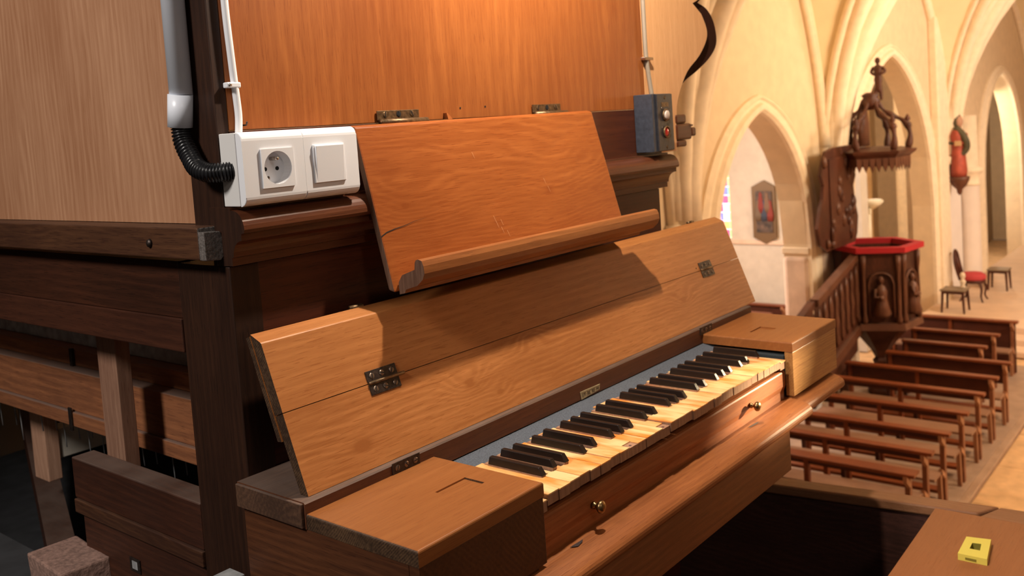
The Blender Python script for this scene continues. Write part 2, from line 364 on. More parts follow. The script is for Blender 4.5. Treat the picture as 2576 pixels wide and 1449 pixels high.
# moulded arch orders standing proud of the wall
def order(name, xc, w_, z0, h, wid, y0, y1, mat, foot=-1.0):
    bm = bmesh.new(); inn = arch_pts(xc, w_, z0, h, 16)
    k = (w_ + wid) / w_; out = arch_pts(xc, w_ + wid, z0, h + .22, 16)
    inn = [(xc - w_, foot)] + inn + [(xc + w_, foot)]; out = [(xc - w_ - wid, foot)] + out + [(xc + w_ + wid, foot)]
    ri = []
    for (xi, zi), (xo, zo) in zip(inn, out):
        prof = [(0, y1), (0, y0 + .04), (.15, y0), (.45, y0), (.55, y0 + .05), (.7, y0 + .05), (.8, y0 + .02), (1, y0 + .06), (1, y1)]
        ri.append([bm.verts.new((xi + (xo - xi) * t, y, zi + (zo - zi) * t)) for t, y in prof])
    for a, b in zip(ri, ri[1:]):
        for i in range(len(a) - 1): bm.faces.new((a[i], a[i + 1], b[i + 1], b[i]))
    bm.faces.new(ri[0]); bm.faces.new(ri[-1][::-1])
    return struct(place(name, bm, mat))
order('trim_1', *A1, .42, YW - .10, YW + .002, stone, -3.0)
order('trim_2', *A2, .50, YW - .10, YW + .002, stone, -4.35)
order('trim_3', *A3, .45, YW - .10, YW + .002, stone, -4.35)
# wall ribs, vault ribs and webs
PX = [2.8, 9.25, 13.9, 20.6, 29.5]; ZS = -1.2; YC = .9
def rib(name, path, r, mat=stone):
    bm = bmesh.new(); P = [Vector(p) for p in path]
    tube(P, r, 10, bm)
    side = (P[-1] - P[0]).cross(Vector((0, 0, 1))); side.normalize()
    for s in (-1, 1): tube([p + side * s * r * 1.25 + Vector((0, .04, .05)) for p in P], r * .55, 8, bm)
    return struct(place(name, bm, mat, smooth=True))
def curve(a, b, zt, n=16, pw=.62):
    """rises steeply at the springing, then leans over to the crown"""
    out = []
    for i in range(n + 1):
        t = i / n; u = 1 - math.cos(t * PI / 2 * .92) ; u /= (1 - math.cos(PI / 2 * .92)); z = math.sin(t * PI / 2 * .92) / math.sin(PI / 2 * .92)
        out.append(Vector((a[0] + (b[0] - a[0]) * u, a[1] + (b[1] - a[1]) * u, a[2] + (zt - a[2]) * z)))
    return out
tn = [4]
def nm():
    tn[0] += 1; return 'trim_%d' % tn[0]
def loft(name, c1, c2, mat):
    bm = bmesh.new(); a = [bm.verts.new(p) for p in c1]; b = [bm.verts.new(p) for p in c2]
    m = [bm.verts.new((p + q) / 2 + Vector((0, 0, .10 * (i / len(c1))))) for i, (p, q) in enumerate(zip(c1, c2))]
    for r, s in ((a, m), (m, b)):
        for i in range(len(r) - 1): bm.faces.new((r[i], r[i + 1], s[i + 1], s[i]))
    bmesh.ops.remove_doubles(bm, verts=bm.verts, dist=1e-4)
    return struct(place(name, bm, mat, smooth=True))
for i, x in enumerate(PX):
    for sgn, y0 in ((1, YW - .12), (-1, 2 * YC - YW + .12)):
        T = curve((x, y0, ZS), (x, YC, 0), 3.9)
        if sgn == 1 or True: rib(nm(), T, .15)
        for dx in (-1, 1):
            j = i + dx
            if not (0 <= j < len(PX)): continue
            xm = (x + PX[j]) / 2
            D = curve((x + dx * .10, y0, ZS), (xm, YC, 0), 4.1)
            F = curve((x + dx * .22, y0 + sgn * .07, ZS), (xm, y0 + sgn * .07, 0), 3.0)
            if sgn == 1: rib(nm(), F, .07)
            rib(nm(), D, .11)
            loft('ceiling', F, D, vaultm); loft('ceiling', D, T, vaultm)
# shafts carrying the ribs
for i, (x, zb) in enumerate(((9.25, -H), (13.9, -H), (20.6, -1.0))):
    bm = bmesh.new()
    for dx, r in ((-.24, .09), (0, .14), (.24, .09)):
        if i == 1: tube([(x + dx, YW - .06, -.60), (x + dx, YW - .06, -.2)], r, 12, bm)
        else: tube([(x + dx, YW - .06, zb if i == 0 else -1.35), (x + dx, YW - .06, ZS)], r, 12, bm)
    struct(place(nm(), bm, stone, smooth=True))
bm = B(12.93, 14.72, YW - .03, YB + .03, -2.12, -2.02, .015); struct(place(nm(), bm, stone))
bm = B(12.925, 14.73, YW - .03, YB + .03, -H, -2.13, .08, 3); struct(place(nm(), bm, stone2))
# far side of the nave, aisle, chancel shell
struct(place('wall_right', B(2.6, 31, -4.2, -4.0, -H, ZT), plaster))
struct(place('wall_far', B(31, 31.2, -4.2, 11, -H, ZT), plaster))
struct(place('wall_gallery', B(-2.5, 1.9, 3.3, 3.4, -1.75, 3), plain('loft_dark', (.03, .025, .022), .9)))
struct(place('wall_aisle', B(2.6, 31, 10, 10.2, -H, 3.2), plaster))
struct(place('ceiling_aisle', B(2.6, 31, YB, 10.2, 3.0, 3.2), plaster))
# aisle end wall with a window opening
bm = bmesh.new(); WY0, WY1, WZ0, WZ1 = 8.08, 9.4, -2.42, -.75
for a in ((YB + .02, WY0, -H, 3), (WY1, 10, -H, 3), (WY0, WY1, -H, WZ0), (WY0, WY1, WZ1, 3)): B(16.4, 16.75, a[0], a[1], a[2], a[3], bm=bm)
struct(place('wall_aisle_end', bm, plain('aisle_plaster', (.62, .55, .46), .9, bump=.3, bscale=6, var=.08)))
struct(place('trim_3001', B(16.36, 16.41, YB + .9, 8.08, -2.52, -2.44, .01), stone2))
wn = struct(place('window_1', B(16.5, 16.54, WY0, WY1, WZ0, WZ1), tungsten))
gl = [plain('stained_%s' % n_, c, .4, emit=c, estr=e) for n_, c, e in (('white', (1, .95, .95), 1.3), ('rose', (.75, .10, .28), .9), ('green', (.30, .75, .30), 1.0), ('blue', (.22, .25, .75), .8), ('amber', (.9, .5, .2), .9))]
for k in range(10):
    z = WZ0 + .01 + k * .166; y = WY0 + .01
    for j, wd_ in enumerate((.045, .11, .07, .13, .20, .25)):
        m_ = gl[2] if j == 0 else gl[(1, 0, 1, 3, 0, 4, 1)[(k * 3 + j * 2) % 7]]
        place('pane', B(16.44, 16.46, y, y + wd_ - .008, z, z + .158), m_, wn); y += wd_
# floors
struct(place('floor', B(2.6, 31, -4.2, 10.2, -H - .3, -H - .02), floorm))
fl = bpy.data.objects['floor']
for i in range(9):
    for j in range(7):
        x = 5.6 + i * 1.25 + (j % 2) * .5; y = 2.55 - j * .68
        o = place('floor_slab', B(x + .005, x + 1.245, y - .67, y - .005, -H - .05, -H + random.uniform(-.003, .003), .004, 1), floorm, fl)
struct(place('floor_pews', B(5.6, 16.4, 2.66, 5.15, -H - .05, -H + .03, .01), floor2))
struct(place('trim_3002', B(5.6, 16.4, 2.56, 2.66, -H - .05, -H + .035, .008), wood('kerb', (.52, .36, .26), (.34, .22, .15), 'X', 6)))
struct(place('floor_chancel', B(17.75, 31, -4, 5.19, -H, -H + .34, .02), chancelm))
struct(place('step_1', B(17.35, 17.76, -4, 5.0, -H, -H + .22, .02), chancelm))
struct(place('step_2', B(16.95, 17.36, -4, 4.8, -H, -H + .11, .02), chancelm))
# choir wall pilaster and column on the left of the chancel
struct(place(nm(), B(19.45, 20.1, YW - .16, YW, -H, 1.6, .03), stone))
struct(place(nm(), B(20.1, 21.9, YW - .03, YW, -H, .5, .02), plain('white_pilaster', (.84, .76, .70), .9, var=.04, bscale=3)))
col = thing('column', 'round pale stone column with a ringed capital at the chancel', 'column', (21.6, 5.02, -4.06))
place('shaft', lathe([(.24, -4.06), (.24, -3.9), (.19, -3.86), (.185, -1.88)], (21.6, 5.02, 0), 'Z', 24), plain('column_stone', (.80, .66, .56), .8, var=.05, bscale=3), col, True)
place('capital', lathe([(.19, -1.9), (.215, -1.88), (.215, -1.84), (.19, -1.82), (.20, -1.70), (.25, -1.62), (.27, -1.60), (.27, -1.52), (.18, -1.5), (.17, -.4)], (21.6, 5.02, 0), 'Z', 24), stone, col, True)
for x_, y_, lb_ in ((22.4, 7.6, 'pale slim pillar seen left of the candle beyond the pulpit'), (27.2, 8.0, 'pale slim pillar seen right of the candle beyond the pulpit')):
    c_ = thing('pillar', lb_, 'pillar', (x_, y_, -H))
    place('shaft', lathe([(.35, -H), (.35, -4.2), (.24, -4.1), (.24, 1.6), (.36, 1.8), (.36, 3)], (x_, y_, 0), 'Z', 16), stone, c_, True)
# choir back recess
struct(place('wall_choir', B(23.2, 31, 6.6, 6.8, -H, 3.0), plain('choir_stone', (.50, .38, .26), .9, bump=.3, bscale=4, var=.1)))
struct(place('window_2', B(26.9, 27.5, 6.45, 6.6, -3.6, 0.4), tungsten))
# ================================================================== ORGAN CASE
YC0 = 1.0
case = thing('organ_case', 'dark oak organ case with orange upper panel and open left side', 'organ', (1.2, 1.1, -1.75))
place('corner_post', B(.655, .698, 1.0, 1.118, -1.75, -.148, .0015), W['dark'], case)
place('upper_post', B(.655, .672, 1.0, 1.067, -.137, 1.0, .001), W['dark'], case)
place('front_panel', B(.6985, 1.707, 1.002, 1.03, -1.75, -.149), W['red'], case)
place('upper_panel', B(.6725, 1.669, 1.0, 1.025, .0205, 1.0, .0006), W['panel'], case)
place('fascia_board', B(.6725, 1.722, .999, 1.03, -.0745, .0195, .0006), W['red'], case)
def mprof():
    p = [(1.03, -.074), (.985, -.0742), (.985, -.0775)]
    for k in range(8):
        a = k / 7 * PI / 2; p.append((.983 - .024 * math.sin(a) ** .9, -.0775 - .0235 * (1 - math.cos(a))))
    p += [(.9605, -.105), (.966, -.106), (.9665, -.1105)]
    for k in range(7):
        a = k / 6 * PI / 2; p.append((.9665 + .0195 * math.sin(a), -.1125 - .020 * (1 - math.cos(a)) - .002))
    p += [(.986, -.1355), (.9895, -.1365), (.9895, -.1465), (1.03, -.148)]
    return p
cm_ = place('cornice_moulding', prismX(mprof(), .6535, 1.722), [W['mould'], W['dark']], case)
for p in cm_.data.polygons:
    if p.normal.x < -.9: p.material_index = 1
# carved scroll wing on the right
inn = [(1.672, -.074), (1.79, -.074), (1.80, .02), (1.815, .05), (1.8567, .0976), (1.9165, .1337), (1.9554, .1707), (1.9584, .1979), (1.9368, .2285), (1.8978, .2504), (1.93, .262), (2.02, .30), (2.03, .5), (1.672, .5)]
def sm2(p): return [(v.x, v.z) for v in smooth_path([(a, 0, b) for a, b in p], 4)]
core = [(1.672, -.074), (1.79, -.074)] + sm2(inn[2:9]) + sm2(inn[9:12]) + inn[12:]
place('scroll_wing', prism([(x, 1.001, z) for x, z in core], (0, .012, 0)), W['wing'], case)
out = [(1.672, -.074), (1.80, -.074)] + sm2([(1.812, .02), (1.8258, .05), (1.8646, .0773), (1.9225, .0996), (1.9834, .1275), (2.0224, .156), (2.031, .184), (2.017, .2208), (1.986, .245), (1.945, .256)]) + sm2([(1.955, .262), (2.05, .29)]) + [(2.06, .5), (1.672, .5)]
place('scroll_rim', prism([(x, 1.0135, z) for x, z in out], (0, .018, 0)), W['wingedge'], case)
bm = bmesh.new()
for x0, x1, z0, z1 in ((1.79, 1.836, -.016, .004), (1.79, 1.858, -.052, -.0165), (1.79, 1.834, -.067, -.0525), (1.856, 1.879, -.046, -.026), (1.84, 1.868, -.0245, -.0185)): B(x0, x1, .998, 1.030, z0, z1, .0045, 2, bm)
place('carved_rosette', bm, W['mould'], case)
# little nail hooks and holes on the panel edge
place('nail', tube([(.6925, 1.0, .026), (.6925, .992, .026), (.6925, .990, .030)], .0012, 6), iron, case)
place('peg', hexa([(1.060, .990, .020), (1.070, .990, .020), (1.072, 1.0, .020), (1.062, 1.0, .020), (1.060, .993, .030), (1.064, .993, .029), (1.064, 1.0, .029), (1.060, 1.0, .030)]), W['panel'], case)
for x, z in ((1.10, .037), (1.161, .0376)): place('screw_hole', lathe([(.0016, -.0006), (.0016, .0004)], (x, 1.0, z), 'Y', 8), hole, case)
# side of the case
place('side_panel', B(.664, .676, 1.0675, 2.6, -.096, 1.0), W['pine'], case)
sr = place('side_rail', B(.629, .663, 1.022, 2.6, -.137, -.0965, .002), [W['siderail'], W['end']], case)
for p in sr.data.polygons:
    if p.normal.y < -.9: p.material_index = 1
place('end_block', prism([(.629, 1.008, -.1015), (.652, 1.008, -.103), (.6545, 1.008, -.110), (.6545, 1.008, -.134), (.650, 1.008, -.139), (.629, 1.008, -.137)], (0, .0135, 0), bev=.001), W['end'], case)
place('bolt', lathe([(.006, .0), (.005, -.003), (.001, -.0045)], (.629, 1.135, -.118), 'X', 12), iron, case, True)
place('side_beam', B(.6555, .675, 1.1185, 2.6, -.222, -.1455, .001), W['darkx'], case)
place('side_beam_lower', B(.6525, .676, 1.1185, 2.6, -.268, -.2225, .0015), wood('beam_reddish', (.085, .028, .014), (.035, .012, .007), 'Y', 8, .5, .9, dist=.8), case)
place('low_board', B(.6545, .692, 1.1185, 1.485, -.541, -.475, .002), W['inner'], case)
place('low_board_lip', B(.651, .690, 1.1185, 1.482, -.5635, -.5415, .0015), W['siderail'], case)
lb = place('lower_door', B(.659, .686, 1.1185, 1.472, -.9, -.564, .001), W['inner'], case)
place('keyhole_plate', B(.6565, .6589, 1.303, 1.332, -.623, -.602, .0008), iron, case)
place('keyhole', B(.656, .6566, 1.309, 1.324, -.618, -.606), dustgrey, case)
# inside the case
for (x0, x1, z0, z1, m, n_) in ((.85, .88, -.372, -.30, dustgrey, 'chest_back'), (.825, .87, -.405, -.3725, W['chest'], 'chest_slider'), (.80, .86, -.484, -.4055, W['chest'], 'wind_chest'), (.794, .86, -.512, -.4845, W['chest'], 'chest_bar')):
    place(n_, B(x0, x1, 1.12, 3.2, z0, z1, .0015), m, case)
place('strut', B(.72, .745, 1.44, 1.50, -.62, -.269, .001), W['stick'], case)
place('hanger', B(.90, .932, 2.165, 2.235, -.735, -.555, .002), wood('hanger_pine', (.62, .36, .24), (.42, .22, .14), 'Z', 6, .65), case)
place('hanger_arm', B(.9325, 1.25, 2.17, 2.22, -.69, -.62, .002), plain('pale_arm', (.55, .50, .42), .8, var=.2, bscale=20), case)
place('chest_clip', B(.818, .8245, 1.81, 1.82, -.405, -.37, .001), iron, case)
place('chest_clip', B(.790, .7935, 1.775, 1.787, -.520, -.475, .001), iron, case)
tb = lathe([(.0035, -.010), (.011, -.008), (.012, -.002), (.005, 0), (.004, .008)], (0, 0, 0), 'Z', 8)
for v in tb.verts: v.co.z -= H
me0 = None
for k in range(34):
    y = 1.25 + k * .036; x = .875 + (k % 3) * .045; z = -.535 - (k % 2) * .008
    bm = lathe([(.0035, -.010), (.011, -.008), (.012, -.002), (.005, 0), (.004, .016)], (x, y, z), 'Z', 8)
    tube([(x, y, z - .008), (x + .003, y, z - .065 - .01 * (k % 4))], .0012, 5, bm)
    place('tracker_button', bm, dustgrey, case, True)
for k in range(3): place('tracker_rod', tube([(.90 + k * .05, 1.10, -.548 - k * .01), (.90 + k * .05, 3.0, -.548 - k * .01)], .005, 8), dustgrey, case, True)
place('cross_bar', tube([(.80, 1.42, -.565), (1.0, 1.10, -.60)], .006, 8), dustgrey, case, True)
place('inner_sill', hexa([(.70, 1.12, -.53), (.95, 1.12, -.53), (.95, 1.25, -.53), (.70, 1.22, -.53), (.70, 1.12, -.495), (.95, 1.12, -.495), (.95, 1.25, -.495), (.70, 1.22, -.495)], .001), W['stick'], case)
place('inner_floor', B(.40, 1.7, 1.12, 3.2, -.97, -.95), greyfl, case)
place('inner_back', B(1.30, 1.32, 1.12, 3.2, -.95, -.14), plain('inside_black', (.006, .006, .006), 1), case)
place('inner_brace', hexa([(.78, 1.9, -.93), (.84, 1.9, -.93), (1.2, 2.9, -.78), (1.14, 2.9, -.78), (.78, 1.9, -.86), (.84, 1.9, -.86), (1.2, 2.9, -.70), (1.14, 2.9, -.70)]), W['inner'], case)
place('sill_bar', B(.50, .53, 1.12, 1.9, -.72, -.69, .002), W['inner'], case)
blk = tag(place('fibre_block', hexa([(.585, 1.405, -.665), (.662, 1.40, -.665), (.672, 1.53, -.665), (.595, 1.535, -.665), (.585, 1.405, -.62), (.660, 1.40, -.62), (.670, 1.53, -.62), (.592, 1.535, -.62)], .003), brick), 'rough pinkish fibre block lying left of the low dark boards', 'block')
tag(place('block_shelf', B(.50, .651, 1.30, 1.9, -.70, -.668, .002), greyfl), 'dark grey shelf board under the rough pinkish block', 'shelf')
tag(place('grey_block', B(.600, .6375, 1.0, 1.032, -.60, -.5345, .001), plain('pale_grey_end', (.36, .36, .36), .9, var=.3)), 'small pale grey block end low beside the left post and console', 'block')
# ================================================================== SOCKET BOX
sk = thing('double_wall_box', 'white double surface box with one socket and one switch', 'socket', (.745, .98, -.073))
def sockprof(z0, z1, y0, y1, r):
    p = [(y1, z0), (y1, z1)]
    for k in range(7): a = k / 6 * PI / 2; p.append((y0 + r - r * math.sin(a), z1 - r + r * math.cos(a)))
    for k in range(7): a = k / 6 * PI / 2; p.append((y0 + r - r * math.cos(a), z0 + r - r * math.sin(a)))
    return p
place('back_box', B(.6555, .8355, .966, .9985, -.073, .0165, .001), offwhite, sk)
for x0, x1 in ((.656, .7475), (.7478, .837)):
    pl = None; pl = place('cover_plate', prismX(sockprof(-.0735, .0168, .953, .9655, .011), x0, x1, bev=.0012), white, sk, False)
cut = place('well_cutter', lathe([(.0203, .02), (.0203, -.04)], (.7045, .9660, -.0292), 'Y', 32), white, sk)
first = [o for o in sk.children if o.name.startswith('cover_plate')][0]
md = first.modifiers.new('b', 'BOOLEAN'); md.object = cut; md.operation = 'DIFFERENCE'; md.solver = 'EXACT'
bpy.context.view_layer.update(); nm_ = bpy.data.meshes.new_from_object(first.evaluated_get(bpy.context.evaluated_depsgraph_get())); first.modifiers.clear(); first.data = nm_
bpy.data.objects.remove(cut)
def ringface(cx, cz, r, x0, x1, z0, z1, y, d, n=32):
    """square plate with a round well of depth d"""
    bm = bmesh.new(); o_ = []; i_ = []; w_ = []
    for k in range(n):
        a = 2 * PI * k / n; c_, s_ = math.cos(a), math.sin(a); m = max(abs(c_), abs(s_)); 
        o_.append(bm.verts.new(((x0 + x1) / 2 + c_ / m * (x1 - x0) / 2, y, (z0 + z1) / 2 + s_ / m * (z1 - z0) / 2)))
        i_.append(bm.verts.new((cx + c_ * r, y, cz + s_ * r))); w_.append(bm.verts.new((cx + c_ * r * .97, y + d, cz + s_ * r * .97)))
    e_ = [bm.verts.new((v.co.x, y + .004, v.co.z)) for v in o_]
    for k in range(n):
        j = (k + 1) % n
        bm.faces.new((o_[k], o_[j], i_[j], i_[k])); bm.faces.new((i_[k], i_[j], w_[j], w_[k])); bm.faces.new((o_[k], o_[j], e_[j], e_[k]))
    bm.faces.new(w_); return bm
place('socket_plate', ringface(.7045, -.0292, .0205, .681, .729, -.0535, -.0055, .9505, .0152), white, sk)
place('earth_pin', lathe([(.0024, .0), (.0024, -.014), (.0014, -.0155)], (.7045, .9655, -.0180), 'Y', 12), nickel, sk, True)
place('contact_hole', lathe([(.0026, 0), (.0026, -.0006)], (.6955, .9656, -.0305), 'Y', 12), hole, sk)
place('contact_hole', lathe([(.0026, 0), (.0026, -.0006)], (.7135, .9656, -.0305), 'Y', 12), hole, sk)
screw((.6990, .9653, -.0420), (0, -1, 0), .0026, sk, nickel)
place('switch_frame', B(.761, .8125, .9505, .9535, -.054, -.0045, .0008), white, sk)
place('rocker', hexa([(.7635, .9505, -.0525), (.8095, .9505, -.0525), (.8095, .952, -.0525), (.7635, .952, -.0525), (.7635, .9478, -.006), (.8095, .9478, -.006), (.8095, .952, -.006), (.7635, .952, -.006)], .0007), white, sk)
# hose and conduit
cdt = thing('cable_conduit', 'pale plastic conduit pipe with black corrugated hose end', 'pipe', (.645, 1.055, .03))
place('pipe', tube([(.6400, 1.0445, 1.0), (.6400, 1.0470, .068)], .0143, 20), conduit_m, cdt, True)
place('sleeve', tube([(.6390, 1.0475, .069), (.6385, 1.0535, .029)], .0152, 20), conduit_m, cdt, True)
hp = smooth_path([(.6390, 1.0535, .030), (.6385, 1.050, .012), (.6375, 1.036, -.008), (.635, 1.018, -.023), (.638, 1.000, -.0295), (.648, .988, -.0300), (.660, .981, -.0300)], 20)
n_ = len(hp)
place('corrugated_hose', tube(hp, .0112, 16, rf=lambda t: 1 + .13 * math.sin(t * 2 * PI * 29)), black, cdt, True)
cb = thing('white_cable', 'thin white cable running down to the white wall box', 'cable', (.682, .996, .018))
place('sheath', tube(smooth_path([(.678, .9945, .45), (.6775, .9945, .30), (.6783, .9945, .185), (.679, .9945, .15), (.6805, .9945, .115), (.682, .9945, .082), (.6835, .9945, .056), (.684, .9945, .036), (.682, .9945, .0165)], 6), .0046, 12), white, cb, True)
place('cable_clip', B(.6685, .6885, .9895, .9995, .0725, .0795, .0015), white, cb)
place('clip_nail', lathe([(.002, 0), (.0022, -.0018), (.001, -.0024)], (.672, .9895, .076), 'Y', 10), nickel, cb, True)
gw = thing('grey_wire', 'thin grey wire running down to the slate blue box', 'wire', (1.676, .997, .05))
place('sheath', tube(smooth_path([(1.672, .9955, .5), (1.6735, .9955, .243), (1.673, .9955, .162), (1.6745, .9955, .125), (1.680, .9955, .09), (1.687, .9945, .047)], 6), .0047, 10), plain('grey_pvc', (.30, .24, .18), .5), gw, True)
place('wire_clip', B(1.660, 1.6935, .9895, 1.0, .1195, .1255, .001), nickel, gw)
# slate blue control box
kb = thing('control_box', 'slate blue metal control box with round white and red buttons', 'control box', (1.66, .98, -.068))
place('housing', B(1.6195, 1.700, .9585, .9982, -.0685, .0482, .001), paint_b, kb)
place('face_plate', B(1.6365, 1.6985, .954, .9584, -.0675, .0475, .0012), paint_bd, kb)
place('edge_strip', B(1.6195, 1.6280, .9562, .9584, -.068, .048, .0008), paint_b, kb)
for z, m, n_ in ((.0045, pale, 'white_button'), (-.030, redb, 'red_button')):
    place('button_ring', lathe([(.0125, 0), (.0125, -.003), (.0105, -.0035), (.0100, -.001)], (1.667, .9538, z), 'Y', 24), bronze, kb, True)
    place(n_, lathe([(.0095, 0), (.0092, -.005), (.007, -.0062), (.001, -.0065)] if z > 0 else [(.0095, 0), (.0092, -.001), (.007, -.0016), (.001, -.0018)], (1.667, .9535, z), 'Y', 24), m, kb, True)
place('name_plate', B(1.653, 1.681, .9533, .9539, .0215, .0305), bronze, kb)
for z in (.040, -.0605): screw((1.668, .954, z), (0, -1, 0), .0036, kb, bronze)
for p in ((1.6535, .0195), (1.682, .0195), (1.652, -.020), (1.684, -.036)): screw((p[0], .954, p[1]), (0, -1, 0), .0014, kb, nickel)
# ================================================================== MUSIC DESK
dk = thing('music_desk', 'hinged orange oak music desk board with rounded book ledge', 'music desk', (1.15, .93, -.21))
TL, TR, BL, BR = Vector((.856, .977, .0155)), Vector((1.437, .977, .0200)), Vector((.858, .9245, -.2130)), Vector((1.437, .9145, -.2135))
th = Vector((0, .0118, .0028))
db = place('board', hexa([BL, BR, BR + th, BL + th, TL, TR, TR + th, TL + th], .0025), W['desk'], dk)
# split crack on the lower left of the board
dend = wood('desk_worn_edge', (.20, .115, .075), (.09, .045, .028), 'Z', 12, .6, 1.2, dist=1, dust=.2)
db.data.materials.append(dend)
for p in db.data.polygons:
    if p.normal.x < -.6: p.material_index = 1
def dpt(u, v, out=.0006):
    p = TL.lerp(TR, u).lerp(BL.lerp(BR, u), v); return p + Vector((0, -.97, .22)) * out
bm = bmesh.new(); cr = [(0, .665), (.02, .645), (.05, .632), (.08, .624), (.12, .606), (.16, .598)]
for (u0, v0), (u1, v1) in zip(cr, cr[1:]):
    w0, w1 = .0035 * (1 - u0 / .17), .0035 * (1 - u1 / .17)
    bm.faces.new([bm.verts.new(dpt(u0, v0 - w0)), bm.verts.new(dpt(u0, v0 + w0)), bm.verts.new(dpt(u1, v1 + w1)), bm.verts.new(dpt(u1, v1 - w1))]) if w1 > 0 else None
place('crack', bm, hole, dk)
for k, (u, v) in enumerate(((.405, .66), (.41, .70), (.425, .74), (.43, .69), (.445, .77), (.385, .22), (.66, .46), (.67, .52))):
    a = dpt(u, v, .0004); d_ = (dpt(u + .006, v + .05, .0004) - a)
    bm = bmesh.new(); bm.faces.new([bm.verts.new(a), bm.verts.new(a + Vector((.0005, 0, 0))), bm.verts.new(a + d_ * .9 + Vector((.0003, 0, 0))), bm.verts.new(a + d_ * .9)])
    place('scratch', bm, plain('pale_scratch', (.62, .36, .20), .6) if k == 0 else bpy.data.materials['pale_scratch'], dk)
lp = [(.9435, -.2002), (.918, -.190), (.893, -.1815), (.8915, -.1720), (.8895, -.1685), (.8850, -.1672), (.8785, -.1690), (.8755, -.1760), (.8745, -.1860), (.8790, -.1945), (.8895, -.2030), (.912, -.2095), (.9330, -.2148), (.9435, -.2170)]
bl_ = place('book_ledge', prismX([(y - .018 * (y > .93), z) for y, z in lp], .868, 1.486, skew=lambda y, z: -.35 * max(0, y - .89) - .0), [wood('book_ledge_oak', (.34, .125, .038), (.19, .060, .016), 'X', 8, .42, .9, dist=1), dend], dk)
for p in bl_.data.polygons:
    if p.normal.x < -.6: p.material_index = 1
def butt(name, x0, x1, parent, y=.9985):
    zb = .0375
    o = place(name, B(x0, x1, y - .0022, y, .0235, zb, .0006), bronze, parent)
    place('knuckle', tube([(x0 + .001, y - .0065, .0205), (x1 + .012, y - .0065, .0205)], .0046, 12), bronze, o, True)
    for t in (.18, .5, .82): screw((x0 + (x1 - x0) * t, y - .0022, .0315), (0, -1, 0), .0046, o, bronze if t != .5 else hole, .5 + t)
butt('hinge', .918, 1.003, dk); butt('hinge', 1.284, 1.366, dk)
# ================================================================== CONSOLE
co = thing('organ_console', 'oak organ console with open lid and one yellowed keyboard', 'console', (1.2, .85, -.65))
XL0, XL1, XR0, XR1, YF = .639, .853, 1.611, 1.832, .684
def slab_recess(x0, x1, y0, y1, z0, z1, rx0, rx1, ry0, ry1, d, bev=.002):
    bm = bmesh.new(); X = [x0, rx0, rx1, x1]; Y = [y0, ry0, ry1, y1]
    g = [[bm.verts.new((x, y, z1)) for y in Y] for x in X]
    for i in range(3):
        for j in range(3):
            if (i, j) != (1, 1): bm.faces.new((g[i][j], g[i + 1][j], g[i + 1][j + 1], g[i][j + 1]))
    q = [g[1][1], g[2][1], g[2][2], g[1][2]]; lo = [bm.verts.new((v.co.x, v.co.y, z1 - d)) for v in q]
    for k in range(4): bm.faces.new((q[k], q[(k + 1) % 4], lo[(k + 1) % 4], lo[k]))
    bm.faces.new(lo)
    ring = [g[0][0], g[1][0], g[2][0], g[3][0], g[3][1], g[3][2], g[3][3], g[2][3], g[1][3], g[0][3], g[0][2], g[0][1]]
    # rounded top edge
    prev = ring; cx, cy = (x0 + x1) / 2, (y0 + y1) / 2
    for dx, dz in ((.0012, .0004), (.0022, .0014), (.0026, .003)):
        cur = []
        for v in ring:
            sx = 1 if abs(v.co.x - x1) < 1e-6 else (-1 if abs(v.co.x - x0) < 1e-6 else 0); sy = 1 if abs(v.co.y - y1) < 1e-6 else (-1 if abs(v.co.y - y0) < 1e-6 else 0)
            cur.append(bm.verts.new((v.co.x + sx * dx, v.co.y + sy * dx, z1 - dz)))
        for k in range(12): bm.faces.new((prev[k], prev[(k + 1) % 12], cur[(k + 1) % 12], cur[k]))
        prev = cur
    lo2 = [bm.verts.new((v.co.x, v.co.y, z0)) for v in prev]
    for k in range(12): bm.faces.new((prev[k], prev[(k + 1) % 12], lo2[(k + 1) % 12], lo2[k]))
    bm.faces.new(lo2[::-1]); return bm
def cheek(x0, x1, outer, rec, name, mtop, mfront):
    o = place(name, slab_recess(x0 + .0026, x1 - .0026, YF + .0026, .8655, -.447, -.429, *rec, .0022), [mtop, W['lid_end']], co)
    for p in o.data.polygons:
        if outer == 'L' and p.normal.x < -.7: p.material_index = 1
    place('cheek_front', B(x0 + .001, x1 - .001, YF + .001, YF + .0165, -.530, -.4475, .0008), mfront, o)
    xs = (x0 + .001, x0 + .017) if outer == 'L' else (x1 - .017, x1 - .001)
    place('cheek_side', B(*xs, YF + .017, .992, -.645 if outer == 'L' else -.53, -.4475, .0006), W['cheek_side'], o)
    if outer == 'L': place('cheek_side_front', B(x0 + .002, x0 + .20, YF + .004, YF + .0165, -.645, -.5305, .0006), W['cheek_side'], o)
    return o
cheek(XL0, XL1, 'L', (.7635, .8165, .7465, .779), 'left_cheek', W['cheek'], W['cheek_side'])
cheek(XR0, XR1, 'R', (1.662, 1.712, .7575, .7915), 'right_cheek', W['cheek'], wood('cheek_right_front_lit', (.56, .30, .10), (.34, .15, .045), 'X', 22, .4, 1.3, dist=.6, bump=.5))  # right front brighter than the left: nave light put into its colour
place('end_block', B(1.607, 1.76, .700, .864, -.50, -.4535, .002), felt_d, co)
place('end_wall', B(1.760, 1.80, .700, .864, -.52, -.4475), felt_d, co)
